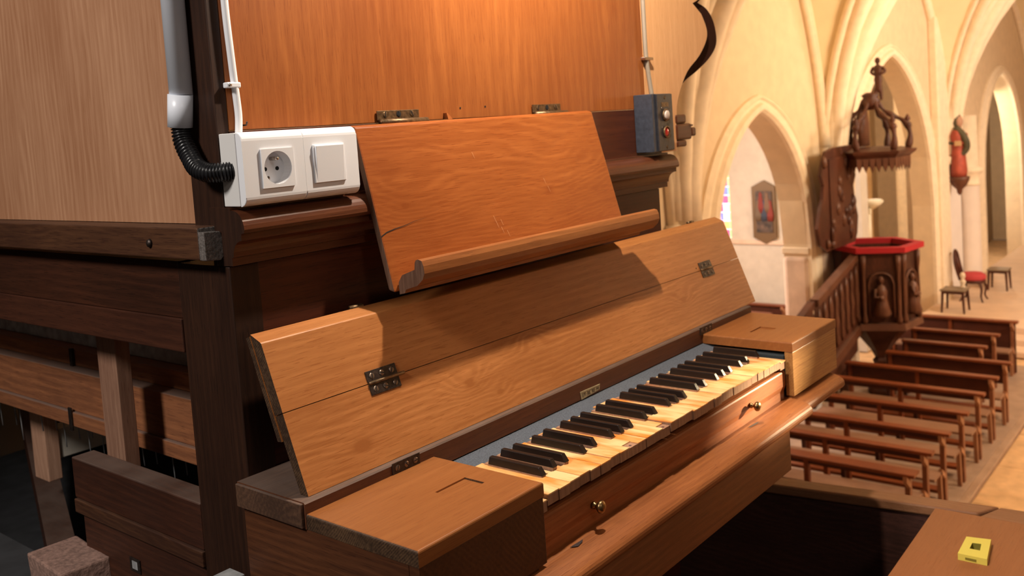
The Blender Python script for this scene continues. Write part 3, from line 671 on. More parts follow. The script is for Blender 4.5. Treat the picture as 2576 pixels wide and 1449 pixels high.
# hinge rail and dusty plank behind the lid
rl = place('hinge_rail', prismX([(.8665, -.447), (.8665, -.4175), (.8685, -.4155), (1.0, -.4155), (1.0, -.447)], .6385, 1.833), [W['rail'], W['plank']], co)
for p in rl.data.polygons:
    if p.normal.z > .5: p.material_index = 1
place('rail_end_cap', B(.634, .6383, .869, .998, -.4455, -.4165, .001), W['plank'], co)
for x0 in (.776, 1.60):
    hg = place('rail_hinge', B(x0, x0 + .049, .8648, .8664, -.4295, -.4145, .0004), iron, co)
    for t in (.17, .5, .83): screw((x0 + .049 * t, .8648, -.4220), (0, -1, 0), .0038, hg, None, t * 3)
place('felt_strip', prismX([(.8665, -.446), (.8665, -.4475), (.832, -.4560), (.828, -.4640), (.8665, -.4640)], XL1 - .06, 1.76), felt, co)
# keyboard
place('key_bed', B(XL1 - .06, 1.76, .7125, .8665, -.56, -.492), felt_d, co)
KP = .0235; X0 = .873
def keyx(n): return X0 + n * KP
blk_at = [n for n in range(-1, 31) if (n - 2) % 7 in (0, 1, 2, 4, 5)]
raised = {6: .0016, 13: .0020, 14: .0016, 15: .0012, -1: -.0055, 30: -.0050, 12: -.0012, 7: .0008, 20: .001, 21: .0006}
for n in range(-2, 31):
    a, b = keyx(n) + .0004, keyx(n + 1) - .0004
    dz = raised.get(n, random.uniform(-.0006, .0006)); zt = -.4545 + dz; yf = .694 + random.uniform(-.0012, .0012)
    la = .0062 if n in blk_at else 0; lb = .0062 if (n + 1) in blk_at else 0
    if n in blk_at: la = {0: .0085, 1: .0062, 2: .0040, 4: .0080, 5: .0045}[(n - 2) % 7]
    if (n + 1) in blk_at: lb = {0: .0040, 1: .0062, 2: .0085, 4: .0045, 5: .0080}[(n - 1) % 7]
    def shape(y0, z0, z1, yb=.84):
        return prism([(a, y0, z0), (b, y0, z0), (b, .736, z0), (b - lb, .736, z0), (b - lb, yb, z0), (a + la, yb, z0), (a + la, .736, z0), (a, .736, z0)], (0, 0, z1 - z0))
    kd = place('white_key', shape(yf + .0012, zt - .0150, zt - .0017), keywood, co)
    if n in (8, 12):
        place('ivory', shape(yf + .014, zt - .0016, zt), ivory, kd)
        place('glue_spot', lathe([(.0022, 0), (.0022, .0003)], ((a + b) / 2, yf + .0065, zt - .0016), 'Z', 12), plain('glue_mark', (.10, .05, .04), .7) if n == 8 else bpy.data.materials['glue_mark'], kd)
    else: place('ivory', shape(yf, zt - .0016, zt), ivory, kd)
for n in blk_at:
    off = {0: -.0022, 1: 0, 2: .0022, 4: -.0018, 5: .0018}[(n - 2) % 7]; xc = keyx(n) + off; h = .0048; dz = random.uniform(-.0008, .0008) + (.0018 if n in (3, 4, 7) else 0)
    zb, zt = -.4525 + dz, -.4420 + dz; y0 = .7335 + random.uniform(-.0008, .0008)
    kd = place('black_key', B(xc - h + .0004, xc + h - .0004, y0 + .0015, .833, -.475, zb, .0003), keywood, co)
    place('ebony', hexa([(xc - h, y0, zb), (xc + h, y0, zb), (xc + h, .826, zb), (xc - h, .826, zb), (xc - h + .0012, y0 + .0065, zt), (xc + h - .0012, y0 + .0065, zt), (xc + h - .0012, .824, zt), (xc - h + .0012, .824, zt)], .0008), ebony, kd)
# key slip with two knobs
place('key_slip', prismX([(.7120, -.4795), (.7015, -.4795), (.6985, -.4810), (.6975, -.4835), (.6975, -.5075), (.7010, -.5180), (.7010, -.5335), (.7120, -.5335)], XL1 + .002, 1.603), W['slip'], co)
place('slip_gap_shade', B(XL1, 1.607, .702, .7117, -.538, -.5336), felt_d, co)  # dark strip added for the shade in the gap under the slip
for x in (.9705, 1.452):
    place('knob', lathe([(.0034, .0), (.0048, -.001), (.0048, -.004), (.0030, -.006), (.0030, -.0085), (.0070, -.0105), (.0086, -.013), (.0080, -.0165), (.0045, -.0190), (.0005, -.0196)], (x, .6976, -.5035), 'Y', 20), brass, co, True)
def lprof(dy=0, dz=0):
    p = [(.716, -.5335), (.692, -.5335)]
    for k in range(9):
        a = k / 8 * PI * .5; p.append((.690 - .0385 * math.sin(a), -.5345 - .017 * (1 - math.cos(a))))
    p += [(.6515, -.5560), (.6545, -.5605), (.660, -.5615), (.716, -.5615)]
    return [(y + dy, z + dz) for y, z in p]
place('front_ledge', prismX(lprof(), XL0 + .001, XR0 + .002), W['ledge'], co, False)
place('right_ledge', prismX(lprof(.012, -.001), XR0 + .003, 1.812), W['ledge'], co)
lm = plain('ledge_stain', (.035, .02, .02), .5)
place('stain', prism([(1.425, .6895, -.5333), (1.452, .6885, -.5333), (1.461, .6865, -.5334), (1.449, .6845, -.5336), (1.43, .6868, -.5334)], (0, 0, .0003)), lm, co)
place('stain', prism([(.905, .6895, -.5333), (.932, .6885, -.5333), (.926, .6850, -.5336), (.914, .6830, -.5338)], (0, 0, .0003)), lm, co)
place('apron', B(.842, 1.545, .668, .684, -.643, -.5618, .0008), wood('apron_oak', (.26, .095, .034), (.14, .045, .016), 'X', 8, .4, .9, dist=1), co)
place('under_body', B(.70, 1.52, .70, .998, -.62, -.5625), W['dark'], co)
# note label
lb = place('note_label', hexa([(1.193, .8654, -.4458), (1.245, .8654, -.4424), (1.245, .8663, -.4424), (1.193, .8663, -.4458), (1.1905, .8654, -.4325), (1.2475, .8654, -.4335), (1.2475, .8663, -.4335), (1.1905, .8663, -.4325)]), paper, co)
place('label_line', B(1.194, 1.246, .8651, .8654, -.4356, -.4352), ink, lb)
def text(body, size, loc, rot, parent, mat, name='lettering', ext=.0002):
    c = bpy.data.curves.new(name, 'FONT'); c.body = body; c.size = size; c.align_x = 'CENTER'; c.align_y = 'CENTER'; c.extrude = ext
    o = bpy.data.objects.new(name, c); COL.objects.link(o); dg = bpy.context.evaluated_depsgraph_get()
    me = bpy.data.meshes.new_from_object(o.evaluated_get(dg)); bpy.data.objects.remove(o)
    Mx = Matrix.Translation(Vector((loc[0], loc[1], loc[2] + H)) - pabs(parent)) @ Euler(rot).to_matrix().to_4x4()
    me.transform(Mx); me.materials.clear(); me.materials.append(mat)
    o = bpy.data.objects.new(name, me); COL.objects.link(o); o.parent = parent; return o
text('UT\u00b7 RE  RE\u00b7 MI', .0078, (1.2195, .8652, -.4395), (PI / 2, 0, 0), lb, ink)
# lid : two leaves leaning back
O2 = Vector((0, .877, -.4150)); U = Vector((0, .3553, .9348)); NB = Vector((0, .9348, -.3553))
def lpt(s, d): p = O2 + U * s + NB * d; return (p.y, p.z)
LX0, LX1 = .6525, 1.879
lid = place('lower_lid_leaf', prismX([lpt(0, 0), lpt(.1008, 0), lpt(.1008, .0160), lpt(.004, .0135)], LX0, LX1, bev=0), [W['lid'], W['lid_end']], co)
up = place('upper_lid_leaf', prismX([lpt(.1018, 0), lpt(.1882, 0), lpt(.1900, .0010), lpt(.2045, .0162), lpt(.2040, .0168), lpt(.1018, .0168)], LX0, LX1), [W['lid_up'], W['lid_end']], co)
bk = place('lid_back_board', prismX([lpt(.070, .0178), lpt(.2025, .0178), lpt(.2025, .0255), lpt(.072, .0255)], LX0 - .001, LX1 - .004), [W['lid_up'], W['lid_end']], co)
for o in (lid, up, bk):
    for p in o.data.polygons:
        if abs(p.normal.x) > .9: p.material_index = 1
def lid_hinge(xc, wd, pin=0):
    y0, z0 = lpt(.1013, 0); 
    hg = None
    for s0, s1 in ((.1030, .1175), (.0855, .0995)):
        pts = [(xc - wd / 2, *lpt(s0, -.0016)), (xc + wd / 2, *lpt(s0, -.0016)), (xc + wd / 2, *lpt(s0, .0001)), (xc - wd / 2, *lpt(s0, .0001)), (xc - wd / 2, *lpt(s1, -.0016)), (xc + wd / 2, *lpt(s1, -.0016)), (xc + wd / 2, *lpt(s1, .0001)), (xc - wd / 2, *lpt(s1, .0001))]
        pts = [(p[0], p[1], p[2]) for p in pts]
        hg = place('lid_hinge', hexa(pts, .0003), iron, co)
        for t in (.17, .5, .83):
            y, z = lpt((s0 + s1) / 2, -.0017); screw((xc + wd * (t - .5), y, z), (0, -.9348, .3553), .0040, hg, None, t * 4)
    y, z = lpt(.1013, -.0022); place('pin', tube([(xc - wd / 2 + .001, y, z), (xc + wd / 2 + pin, y, z)], .0024, 8), bronze, hg, True)
lid_hinge(.8145, .053, .010); lid_hinge(1.7285, .051)
for x in (.825, 1.772):
    y, z = lpt(.2060, .0190); place('barrel', tube([(x - .011, y, z), (x + .011, y, z)], .0036, 10), bronze, co, True)
place('dowel_hole', lathe([(.0016, 0), (.0016, -.0004)], (1.69, *lpt(.1085, -.0001)), 'Y', 8), hole, co)
# ================================================================== GALLERY FRONT
a_ = math.atan2(.049, -.329)
gp = thing('gallery_parapet', 'dark panelled gallery parapet with brown top rail below the console', 'parapet', (1.95, .6, -1.75))
i0, i1, o0, o1 = (1.895, 1.18), (1.990, .54), (1.960, 1.18), (2.052, .43)
def quadprism(pts, z0, z1, bev=0): return hexa([(x, y, z0) for x, y in pts] + [(x, y, z1) for x, y in pts], bev)
place('top_rail', quadprism([(2.0, .47), (2.052, .44), (1.935, 1.25), (1.882, 1.25)], -.872, -.85, .004), W['para'], gp)
place('top_rail', quadprism([(2.02, -.30), (2.12, -.30), (2.052, .438), (1.985, .465)], -.872, -.851, .003), W['para'], gp)
place('parapet_panel', quadprism([(2.004, .47), (2.022, .47), (1.912, 1.25), (1.893, 1.25)], -1.75, -.8725), W['parapanel'], gp)
tb_ = thing('side_bench', 'brown wooden bench top at the gallery edge beside the dark panel', 'bench', (1.6, .1, -1.75))
place('bench_top', quadprism([(1.20, -.45), (2.010, -.45), (1.983, .548), (1.20, .530)], -.868, -.8495, .002), W['table'], tb_)
place('bench_side', quadprism([(1.25, .48), (1.96, .505), (1.96, .523), (1.25, .498)], -1.75, -.8685), W['parapanel'], tb_)
place('bench_side', B(1.25, 1.93, -.42, -.40, -1.75, -.8685), W['parapanel'], tb_)
# yellow block
yb = thing('yellow_block', 'small yellow rectangular block with a square hole on the bench', 'block', (1.81, .43, -.8495))
c4 = [(1.772, .4050), (1.858, .4115), (1.850, .4540), (1.772, .4530)]
c4 = [(1.7715, .4035), (1.858, .4150), (1.8485, .4560), (1.7700, .4525)]
def yfun(): 
    bm = bmesh.new(); z0, z1 = -.8494, -.8370
    o_ = [(x, y) for x, y in c4]; cx = sum(p[0] for p in o_) / 4 + .003; cy = sum(p[1] for p in o_) / 4
    i_ = [(cx + (x - cx) * .33, cy + (y - cy) * .36) for x, y in o_]
    T = [bm.verts.new((x, y, z1)) for x, y in o_]; t = [bm.verts.new((x, y, z1)) for x, y in i_]; b_ = [bm.verts.new((x, y, z0)) for x, y in o_]; u = [bm.verts.new((x, y, z1 - .0118)) for x, y in i_]
    for k in range(4):
        j = (k + 1) % 4; bm.faces.new((T[k], T[j], t[j], t[k])); bm.faces.new((t[k], t[j], u[j], u[k])); bm.faces.new((T[k], T[j], b_[j], b_[k]))
    bm.faces.new(u); bm.faces.new(b_); return bm
yre = plain('yellow_hole_shade', (.26, .22, .03), .6)  # shade inside hole and slot painted as darker olive
yo = place('body', yfun(), [yellow, yre], yb)
for p in yo.data.polygons:
    if all(v in {4, 5, 6, 7, 12, 13, 14, 15} for v in p.vertices) : p.material_index = 1
place('side_slot', hexa([(1.7702, .4215, -.8465), (1.7702, .4400, -.8465), (1.7722, .4400, -.8465), (1.7722, .4215, -.8465), (1.7700, .4215, -.8420), (1.7700, .4400, -.8420), (1.7722, .4400, -.8420), (1.7722, .4215, -.8420)]), yre, yb)
# tribune floor
struct(place('floor_gallery', B(-2.5, 2.02, -3, 4.5, -1.95, -1.75), W['parapanel']))
# ================================================================== PEWS
def make_pew(x, y0, y1, htop=.85, panel=False, grp=True, label=''):
    t = thing('pew', label, 'pew', (x, (y0 + y1) / 2, -H + .03), 'wooden pews in the nave' if grp else None)
    zt = -H + htop
    place('top_rail', B(x - (.08 if x < 9.3 else .05), x + (.10 if x < 9.3 else .07), y0 - .04, y1, zt - .035, zt, .006), W['pew'], t)
    if panel: place('back_panel', B(x, x + .03, y0, y1, -H + .05, zt - .036), W['pewdark'], t)
    else: place('rail_shade_board', B(x + .0, x + .03, y0 + .05, y1, zt - (.30 if x > 12.3 else .10), zt - .036), W['pewdark'], t)  # dark board draws the shadow under the top rail
    place('seat', B(x - .42, x - .14, y0 + .02, y1, -H + .44, -H + .47, .004), W['pewseat'], t)
    n = max(2, round((y1 - y0) / 1.15) + 1)
    for k in range(n):
        y = y0 + .02 + (y1 - y0 - .1) * k / (n - 1)
        place('leg', B(x - .02, x + .05, y, y + .05, -H + .03, zt - .036, .004), W['pewend'] if k == 0 else W['pew'], t)
        bm = bmesh.new()
        hexa([(x - .15, y, -H + .03), (x - .11, y, -H + .03), (x - .11, y + .045, -H + .03), (x - .15, y + .045, -H + .03), (x - .19, y, -H + .46), (x - .15, y, -H + .46), (x - .15, y + .045, -H + .46), (x - .19, y + .045, -H + .46)], .003, bm)
        if k == 0:
            prism([(x - .02, y - .012, zt - .09), (x - .02, y - .012, zt - .16), (x - .14, y - .012, zt - .06), (x - .14, y - .012, zt + .0)], (0, .04, 0), bm, .003)
            prism([(x - .02, y - .012, -H + .40), (x - .02, y - .012, -H + .34), (x - .16, y - .012, -H + .44), (x - .16, y - .012, -H + .5)], (0, .04, 0), bm, .003)
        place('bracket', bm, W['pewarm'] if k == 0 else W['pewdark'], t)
    place('kneeler', B(x + .09, x + .22, y0 + .1, y1, -H + .12, -H + .16, .004), W['pew'], t)
    return t
pews = [(9.12, 2.72, .80), (9.63, 2.70, .85), (10.28, 2.70, .85), (11.06, 2.70, .85), (11.87, 2.71, .85), (12.64, 2.72, .85), (13.42, 2.72, .85), (14.18, 3.18, .85), (14.97, 3.18, .85)]
words = ['nearest low pew just above the gallery rail', 'second pew from the gallery, tall open back', 'third pew from the gallery, brown open back rail', 'fourth pew from the gallery in the left block', 'fifth pew from the gallery, middle of the block', 'sixth pew from the gallery, level with pulpit foot', 'long pew reaching farthest into the aisle, seventh from gallery', 'first of two shorter pews, second in front of dark panel', 'shorter pew directly before the solid dark panelled pew']
for (x, y0, h), wd in zip(pews, words): make_pew(x, y0, 4.30 if 13 < x < 14.5 else (4.40 if x > 14.5 else (4.60 if x > 10.4 else 4.85)), h, label=wd)
make_pew(15.85, 3.10, 5.0, .87, True, True, 'frontmost pew with a solid dark panelled back near the steps')
for k in range(3):
    t = make_pew(15.3 + k * .75, 6.9, 8.0, .82, k == 0, True, ['dark side aisle pew, lowest seen through the arch', 'dark side aisle pew in the middle of three', 'farthest dark side aisle pew through the arch'][k])
    t['group'] = 'side aisle pews'
# ================================================================== PULPIT
PC = (14.05, 4.58); RP = .60
def hexring(r, z, c=PC, rot=PI / 6 + .40): return [(c[0] + r * math.cos(rot + k * PI / 3), c[1] + r * math.sin(rot + k * PI / 3), z) for k in range(6)]
def hexshell(r0, r1, z0, z1, bm=None, t=.05):
    if bm is None: bm = bmesh.new()
    A = [[bm.verts.new(p) for p in hexring(r, z)] for r, z in ((r0, z0), (r1, z1), (r1 - t, z1), (r0 - t, z0))]
    for i in range(4):
        for k in range(6): bm.faces.new((A[i][k], A[i][(k + 1) % 6], A[(i + 1) % 4][(k + 1) % 6], A[(i + 1) % 4][k]))
    return bm
pu = thing('pulpit', 'carved dark oak hexagonal pulpit with red cushioned rim', 'pulpit', (PC[0], PC[1], -H))
place('tub', hexshell(.53, .56, -3.22, -2.16), W['carve'], pu)
place('rim_cushion', hexshell(.66, .66, -2.16, -2.08, t=.13), velvet, pu)
place('base_moulding', hexshell(.62, .60, -3.30, -3.20, t=.3), W['carved_light'], pu)
place('floor_board', prism(hexring(.5, -3.22), (0, 0, .03)), W['carve'], pu)
def facepos(k, rin): a = PI / 6 + PI / 6 + .40 + k * PI / 3; n = Vector((math.cos(a), math.sin(a), 0)); return Vector((PC[0], PC[1], 0)) + n * rin, n
for k in range(6):
    c, n = facepos(k, .48); s = n.cross(Vector((0, 0, 1)))
    for q in (-1, 1):
        p = c + s * q * .235
        place('pilaster', lathe([(.035, -3.2), (.045, -3.15), (.025, -3.05), (.032, -2.8), (.022, -2.5), (.04, -2.35), (.045, -2.2)], (p.x + n.x * .02, p.y + n.y * .02, 0), 'Z', 8), W['carved_light'], pu, True)
    if n.y > .9: continue
    bm = bmesh.new(); ap = arch_pts(0, .17, -2.62, .16, 6); outl = [(-.17, -3.12)] + ap + [(.17, -3.12)]
    pth = [c + s * x + Vector((0, 0, z)) + n * .02 for x, z in outl]; tube(pth, .018, 6, bm); place('panel_arch', bm, W['carved_light'], pu, True)
    # seated relief figure: robe, torso, head, book
    bm = bmesh.new(); m = c + n * .035
    lathe([(.10, -3.10), (.13, -3.05), (.09, -2.9), (.075, -2.82), (.085, -2.72), (.05, -2.64), (.02, -2.62), (.035, -2.60), (.045, -2.56), (.03, -2.52), (.005, -2.50)], (m.x, m.y, 0), 'Z', 10, bm, 1, 1)
    q = m + n * .03; tube([q + s * .08 + Vector((0, 0, -2.68)), q + s * .10 + n * .04 + Vector((0, 0, -2.80)), q - s * .02 + n * .07 + Vector((0, 0, -2.80))], .022, 6, bm)
    q2 = q + n * .05; B(q2.x - .05, q2.x + .05, q2.y - .02, q2.y + .02, -2.84, -2.78, bm=bm)
    place('relief_figure', bm, W['carved_light'], pu, True)
place('underside', lathe([(.05, -3.95), (.10, -3.92), (.12, -3.86), (.08, -3.82), (.14, -3.7), (.30, -3.5), (.44, -3.36), (.50, -3.30)], (*PC, 0), 'Z', 6, rot0=PI / 6 + .40), W['carve'], pu)
place('pedestal', lathe([(.20, -4.37), (.20, -4.28), (.12, -4.22), (.09, -4.1), (.09, -3.95)], (*PC, 0), 'Z', 10), W['carve'], pu, True)
# stair
st = thing('pulpit_stair', 'carved wooden stair balustrade climbing to the hexagonal pulpit', 'stair', (12.6, 4.75, -H))
def band(z_off0, z_off1, x0, x1, y0, y1, slope, zref):
    f = lambda x, o: zref + (x - 13.6) * slope + o
    return hexa([(x0, y0, f(x0, z_off0)), (x1, y0, f(x1, z_off0)), (x1, y1, f(x1, z_off0)), (x0, y1, f(x0, z_off0)), (x0, y0, f(x0, z_off1)), (x1, y0, f(x1, z_off1)), (x1, y1, f(x1, z_off1)), (x0, y1, f(x0, z_off1))], .006)
place('handrail', band(-.05, .05, 11.9, 13.6, 4.66, 4.78, .235, -2.20), W['carved_light'], st)
place('handrail', band(-.05, .05, 10.6, 11.88, 4.70, 4.80, .30, -2.10), W['carve'], st)
place('side_panel', band(-1.0, -.06, 11.9, 13.58, 4.71, 4.73, .235, -2.20), W['carve'], st)
place('side_panel', band(-1.0, -.06, 10.6, 11.88, 4.73, 4.75, .30, -2.10), W['carve'], st)
place('string_board', band(-1.14, -1.0, 11.9, 13.58, 4.66, 4.78, .235, -2.20), W['carved_light'], st)
place('string_board', band(-1.34, -1.18, 11.7, 13.4, 4.69, 4.75, .235, -2.20), W['carve'], st)
for k in range(8):
    x = 12.0 + k * .21; zc = -2.2 + (x - 13.6) * .235
    place('baluster_ornament', lathe([(.02, -.93), (.05, -.85), (.025, -.7), (.06, -.55), (.03, -.4), (.055, -.25), (.02, -.12)], (x, 4.70, zc), 'Z', 8, sy=.6), W['carved_light'], st, True)
place('newel', B(13.55, 13.63, 4.66, 4.76, -3.35, -2.2, .01), W['carved_light'], st)
# sounding board
cp = thing('pulpit_canopy', 'carved dark wooden pulpit canopy crowned by a small figure', 'canopy', (PC[0], PC[1], -.9))
CC = (14.1, 4.60)
def hr2(r, z): return hexring(r, z, CC)
bm = bmesh.new()
for r0, z0, r1, z1 in ((.48, -.92, .52, -.80), (.52, -.80, .60, -.74), (.60, -.74, .62, -.70), (.62, -.70, .40, -.66), (.40, -.66, .02, -.64)):
    a = [bm.verts.new(p) for p in hr2(r0, z0)]; b = [bm.verts.new(p) for p in hr2(r1, z1)]
    for k in range(6): bm.faces.new((a[k], a[(k + 1) % 6], b[(k + 1) % 6], b[k]))
bm.faces.new([bm.verts.new(p) for p in hr2(.48, -.915)]); place('sounding_board', bm, W['carve'], cp)
ring = hr2(.53, -.80)
for k in range(6):
    a, b = Vector(ring[k]), Vector(ring[(k + 1) % 6])
    for j in range(6):
        c = a.lerp(b, (j + .5) / 6); d = (b - a) / 13
        place('fringe_pendant', prism([c - d, c + d, c + d * .8 + Vector((0, 0, -.12)), c + Vector((0, 0, -.20)), c - d * .8 + Vector((0, 0, -.12))], (.012, .012, 0)), W['carved_light'], cp)
    v = Vector(ring[k]); cx = Vector((*CC, 0)); dr = Vector((v.x, v.y, 0)) - cx; dr.normalize()
    pth = smooth_path([cx + dr * .50 + Vector((0, 0, -.68)), cx + dr * .53 + Vector((0, 0, -.48)), cx + dr * .46 + Vector((0, 0, -.30)), cx + dr * .30 + Vector((0, 0, -.20)), cx + dr * .17 + Vector((0, 0, -.10)), cx + dr * .08 + Vector((0, 0, .05))], 5)
    place('crown_rib', tube(pth, .042, 8, rf=lambda t: 1 + .25 * math.sin(t * 22) - .3 * t), W['carve'], cp, True)
    place('rib_finial', lathe([(.03, -.05), (.06, 0), (.05, .04), (.02, .06), (.045, .10), (.02, .15), (.004, .17)], (*(cx + dr * .50).xy, -.36), 'Z', 8), W['carve'], cp, True)
place('crown_hub', lathe([(.06, -.10), (.13, -.02), (.14, .04), (.10, .08), (.13, .12), (.06, .16)], (*CC, 0), 'Z', 10), W['carve'], cp, True)
place('back_screen', lathe([(.16, -.64), (.16, -.3), (.12, -.1), (.06, .02)], (CC[0] + .1, CC[1] + .15, 0), 'Z', 10, sx=1.2, sy=.4), W['carved_light'], cp, True)
# crowning figure
fx, fy = CC[0] + .14, CC[1] - .08
bm = lathe([(.03, .15), (.055, .20), (.050, .28), (.062, .34), (.048, .41), (.070, .49), (.058, .54), (.022, .565), (.022, .58), (.040, .605), (.042, .635), (.028, .665), (.004, .675)], (fx, fy, 0), 'Z', 12, sx=.85)
for s_ in (-1, 1):
    tube(smooth_path([(fx, fy + s_ * .06, .53), (fx + .01, fy + s_ * .10, .46), (fx - .03, fy + s_ * .04, .42)], 4), .022, 8, bm)
tube(smooth_path([(fx, fy + .02, .22), (fx - .02, fy + .05, .12), (fx - .05, fy + .08, .08)], 4), .032, 8, bm, rf=lambda t: 1.2 - .6 * t)
tube(smooth_path([(fx, fy - .02, .24), (fx + .01, fy - .03, .14), (fx + .02, fy - .03, .04)], 4), .030, 8, bm, rf=lambda t: 1.2 - .6 * t)
lathe([(.07, -.02), (.11, .02), (.09, .07), (.05, .10)], (CC[0] + .02, CC[1], 0.06), 'Z', 10, bm)
place('crowning_figure', bm, W['carve'], cp, True)
bb = thing('pulpit_backboard', 'carved dark scrolled backboard behind the pulpit under its canopy', 'backboard', (13.6, 4.9, -2.1))
def sil(x): return x
out_ = [(13.30, -.80), (13.42, -.66), (13.7, -.62), (14.5, -.62), (14.66, -.75), (14.55, -.95), (14.62, -1.1), (14.50, -1.25), (14.56, -1.5), (14.66, -1.75), (14.6, -2.0), (14.5, -2.18), (13.3, -2.12), (13.05, -2.0), (12.98, -1.75), (13.10, -1.5), (13.22, -1.35), (13.28, -1.15), (13.18, -1.0)]
place('board', prism([(x * .965, 4.865, max(z, -2.13) * .967) for x, z in out_], (0, .05, 0)), W['carve'], bb)
place('centre_panel', B(13.0, 13.85, 4.845, 4.865, -1.98, -.75, .005), W['carve'], bb)
for k in range(26):
    x = random.uniform(12.8, 14.0); z = random.uniform(-1.98, -.75)
    place('carved_leaf', lathe([(.02, .03), (.07, .02), (.06, -.01), (.02, -.03)], (x, 4.84, z), 'Y', 8, sx=random.uniform(.5, 1.1), sy=random.uniform(.8, 1.8)), W['carved_light'] if k % 2 else W['carve'], bb, True)
place('support_post', B(13.75, 13.95, 5.0, 5.12, -H + .03, -2.12, .01), W['carve'], bb)
# ================================================================== CHANCEL THINGS
Zc = -4.06
ch = thing('round_back_chair', 'dark bentwood chair with a plump red seat beside the column', 'chair', (19.9, 4.62, Zc))
place('seat_frame', lathe([(.21, .36), (.23, .38), (.23, .42), (.2, .43)], (19.9, 4.62, Zc), 'Z', 18), W['pewdark'], ch, True)
place('seat_cushion', lathe([(.22, .42), (.24, .46), (.23, .52), (.17, .56), (.02, .57)], (19.9, 4.62, Zc), 'Z', 20), velvet2, ch, True)
place('backrest', tube(smooth_path([(19.75, 4.83, Zc + .42), (19.72, 4.90, Zc + .7), (19.78, 4.93, Zc + .92), (19.9, 4.94, Zc + 1.0), (20.02, 4.93, Zc + .92), (20.08, 4.90, Zc + .7), (20.05, 4.83, Zc + .42)], 5), .024, 8), W['pewdark'], ch, True)
place('back_splat', tube([(19.9, 4.84, Zc + .43), (19.9, 4.90, Zc + .7), (19.9, 4.94, Zc + .98)], .02, 8, rf=lambda t: 1 + 1.6 * math.sin(t * PI) ** 4), W['pewdark'], ch, True)
for sx, sy in ((-1, -1), (1, -1), (-1, 1), (1, 1)):
    place('leg', tube(smooth_path([(19.9 + sx * .15, 4.62 + sy * .15, Zc + .38), (19.9 + sx * .19, 4.62 + sy * .19, Zc + .25), (19.9 + sx * .16, 4.62 + sy * .17, Zc + .1), (19.9 + sx * .21, 4.62 + sy * .21, Zc)], 4), .022, 8, rf=lambda t: 1.2 - .5 * t), W['pewdark'], ch, True)
def stool(x, y, h, w_, label):
    t = thing('side_table', label, 'table', (x, y, Zc))
    place('table_top', B(x - w_, x + w_, y - w_, y + w_, Zc + h - .03, Zc + h, .008), wood('stool_top' + str(x), (.30, .22, .14), (.16, .11, .07), 'Y', 6), t)
    for sx in (-1, 1):
        for sy in (-1, 1): place('leg', hexa([(x + sx * w_ * .9 - .015, y + sy * w_ * .9 - .015, Zc), (x + sx * w_ * .9 + .015, y + sy * w_ * .9 - .015, Zc), (x + sx * w_ * .9 + .015, y + sy * w_ * .9 + .015, Zc), (x + sx * w_ * .9 - .015, y + sy * w_ * .9 + .015, Zc), (x + sx * w_ * .8 - .022, y + sy * w_ * .8 - .022, Zc + h - .03), (x + sx * w_ * .8 + .022, y + sy * w_ * .8 - .022, Zc + h - .03), (x + sx * w_ * .8 + .022, y + sy * w_ * .8 + .022, Zc + h - .03), (x + sx * w_ * .8 - .022, y + sy * w_ * .8 + .022, Zc + h - .03)]), W['pewdark'], t)
    place('apron', B(x - w_ * .85, x + w_ * .85, y - w_ * .85, y + w_ * .85, Zc + h - .08, Zc + h - .031), W['pewdark'], t)
stool(18.75, 4.68, .44, .22, 'small dark table with vase in front of the red chair')
stool(21.2, 4.42, .44, .20, 'small dark table behind the red seated chair')
vs = thing('vase', 'small turned pale vase standing on the nearer dark table', 'vase', (18.85, 4.5, Zc + .44))
place('body', lathe([(.05, 0), (.06, .02), (.03, .05), (.055, .10), (.05, .14), (.025, .17), (.05, .22), (.045, .27), (.015, .30)], (18.85, 4.56, Zc + .44), 'Z', 14), plain('pale_ceramic', (.72, .58, .42), .3), vs, True)
# saint statue
sx_, sy_ = 20.45, 4.95
sa = thing('saint_statue', 'painted statue in red robe and dark green mantle on a bracket', 'statue', (sx_, sy_, -1.66))
bm = lathe([(.18, -1.62), (.20, -1.5), (.175, -1.25), (.16, -1.05), (.175, -.9), (.19, -.78), (.15, -.68), (.06, -.62)], (sx_, sy_, 0), 'Z', 16, sy=.8)
place('robe', bm, robe, sa, True)
place('head', lathe([(.04, -.67), (.055, -.60), (.085, -.54), (.088, -.47), (.065, -.40), (.005, -.37)], (sx_, sy_ - .02, 0), 'Z', 14), skin, sa, True)
place('hair', lathe([(.08, -.66), (.115, -.52), (.11, -.42), (.07, -.34), (.005, -.31)], (sx_ + .02, sy_ + .03, 0), 'Z', 14), green_m, sa, True)
place('mantle', tube(smooth_path([(sx_ - .05, sy_ + .02, -.62), (sx_ - .10, sy_ - .14, -.80), (sx_ - .06, sy_ - .17, -1.05), (sx_ - .08, sy_ + .08, -1.3), (sx_ - .02, sy_ + .12, -1.6)], 5), .075, 8, rf=lambda t: 1 - .3 * t), green_m, sa, True)
for s in (-1, 1): place('arm', tube([(sx_, sy_ + s * .15, -.74), (sx_ - .06, sy_ + s * .18, -.92), (sx_ - .15, sy_ + s * .04, -.93)], .035, 8), robe if s < 0 else green_m, sa, True)
place('book', B(sx_ - .20, sx_ - .14, sy_ - .10, sy_ + .02, -.98, -.88, .005), plain('gilt_book', (.55, .36, .18), .5), sa)
place('bracket', lathe([(.01, -2.0), (.05, -1.95), (.06, -1.88), (.14, -1.80), (.19, -1.70), (.21, -1.62)], (sx_, sy_, 0), 'Z', 12), W['carved_light'], sa, True)
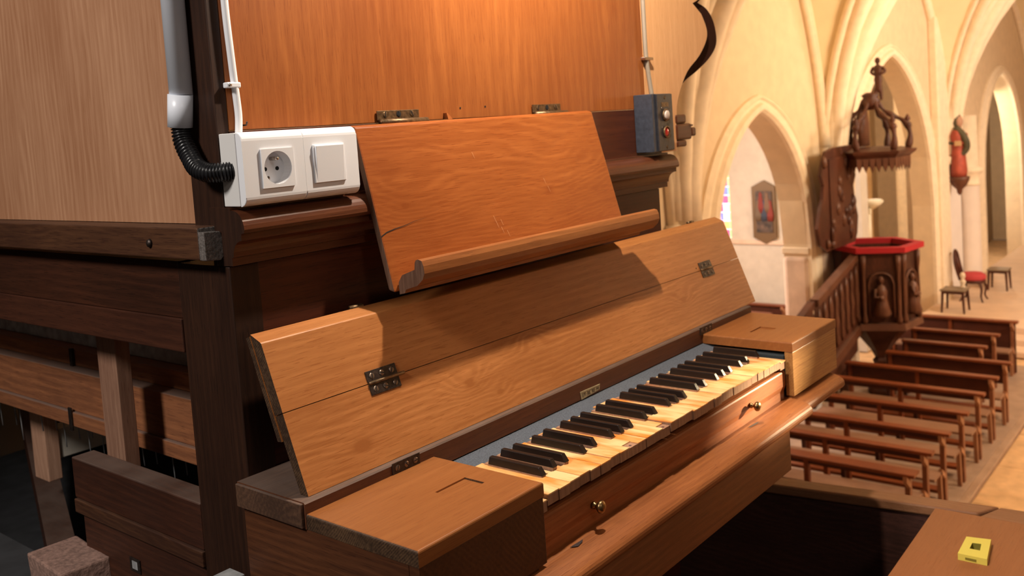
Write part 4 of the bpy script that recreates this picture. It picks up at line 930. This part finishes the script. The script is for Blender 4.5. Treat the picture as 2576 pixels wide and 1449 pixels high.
# things glimpsed beyond the pulpit and through the aisle arch
cn = thing('tall_candle', 'tall pale candle stand seen between pulpit and canopy', 'candle', (17.4, 5.8, -H))
place('shaft', lathe([(.15, -H), (.15, -H + .05), (.04, -H + .1), (.04, -2.55), (.055, -2.5), (.055, -2.06)], (17.4, 5.8, 0), 'Z', 12), wax, cn, True)
place('drip_dish', lathe([(.04, -1.98), (.16, -1.90), (.22, -1.84), (.20, -1.80), (.06, -1.86)], (17.6, 5.8, 0), 'Z', 16), wax, cn, True)
place('stem', lathe([(.03, -2.06), (.03, -1.95)], (17.5, 5.8, 0), 'Z', 8), wax, cn)
pa = thing('framed_painting', 'gilt framed painting on the side aisle end wall', 'painting', (16.35, 7.55, -2.4))
px0, px1 = 7.25, 7.75
place('frame', prism([(16.34, 7.14, -2.38), (16.34, 7.36, -2.50), (16.34, 7.60, -2.38), (16.34, 7.60, -1.42), (16.34, 7.36, -1.3), (16.34, 7.14, -1.42)], (.06, 0, 0)), gold, pa)
place('canvas', B(16.325, 16.341, 7.20, 7.52, -2.28, -1.50), plain('dark_painting', (.10, .06, .04), .6, var=.8, bscale=9), pa)
for k, c in enumerate(((.22, .03, .02), (.18, .10, .06), (.04, .05, .08), (.22, .03, .02), (.15, .1, .06))):
    place('painted_figure', lathe([(.05, -.22), (.07, -.1), (.04, .06), (.03, .1), (.035, .14), (.01, .18)], (16.322, 7.24 + k * .06, -1.85 + (k % 2) * .15), 'Z', 8, sx=.03), plain('paint%d' % k, c, .7), pa, True)
pt = thing('dark_picture', 'dark picture on the far wall seen behind the pulpit rim', 'picture', (24.0, 9.9, -3.5))
place('canvas', B(23.2, 25.6, 9.9, 9.96, -3.45, -2.55), plain('dark_picture_m', (.05, .035, .04), .6, var=.8, bscale=3), pt)
place('frame', B(23.1, 25.7, 9.961, 9.99, -3.55, -2.45), gold, pt)
ct = tag(place('hanging_cloth', B(12.25, 12.75, 5.0, 5.08, -H + .03, -3.45, .02), curtain), 'white cloth hanging under the pulpit stair', 'cloth')
lg = tag(place('ceiling_lamp', lathe([(.05, .06), (.15, .04), (.17, 0), (.15, -.03), (.05, -.04)], (26.3, 5.8, -.52), 'Z', 16), lampglow), 'small glowing lamp high in the chancel recess', 'lamp')
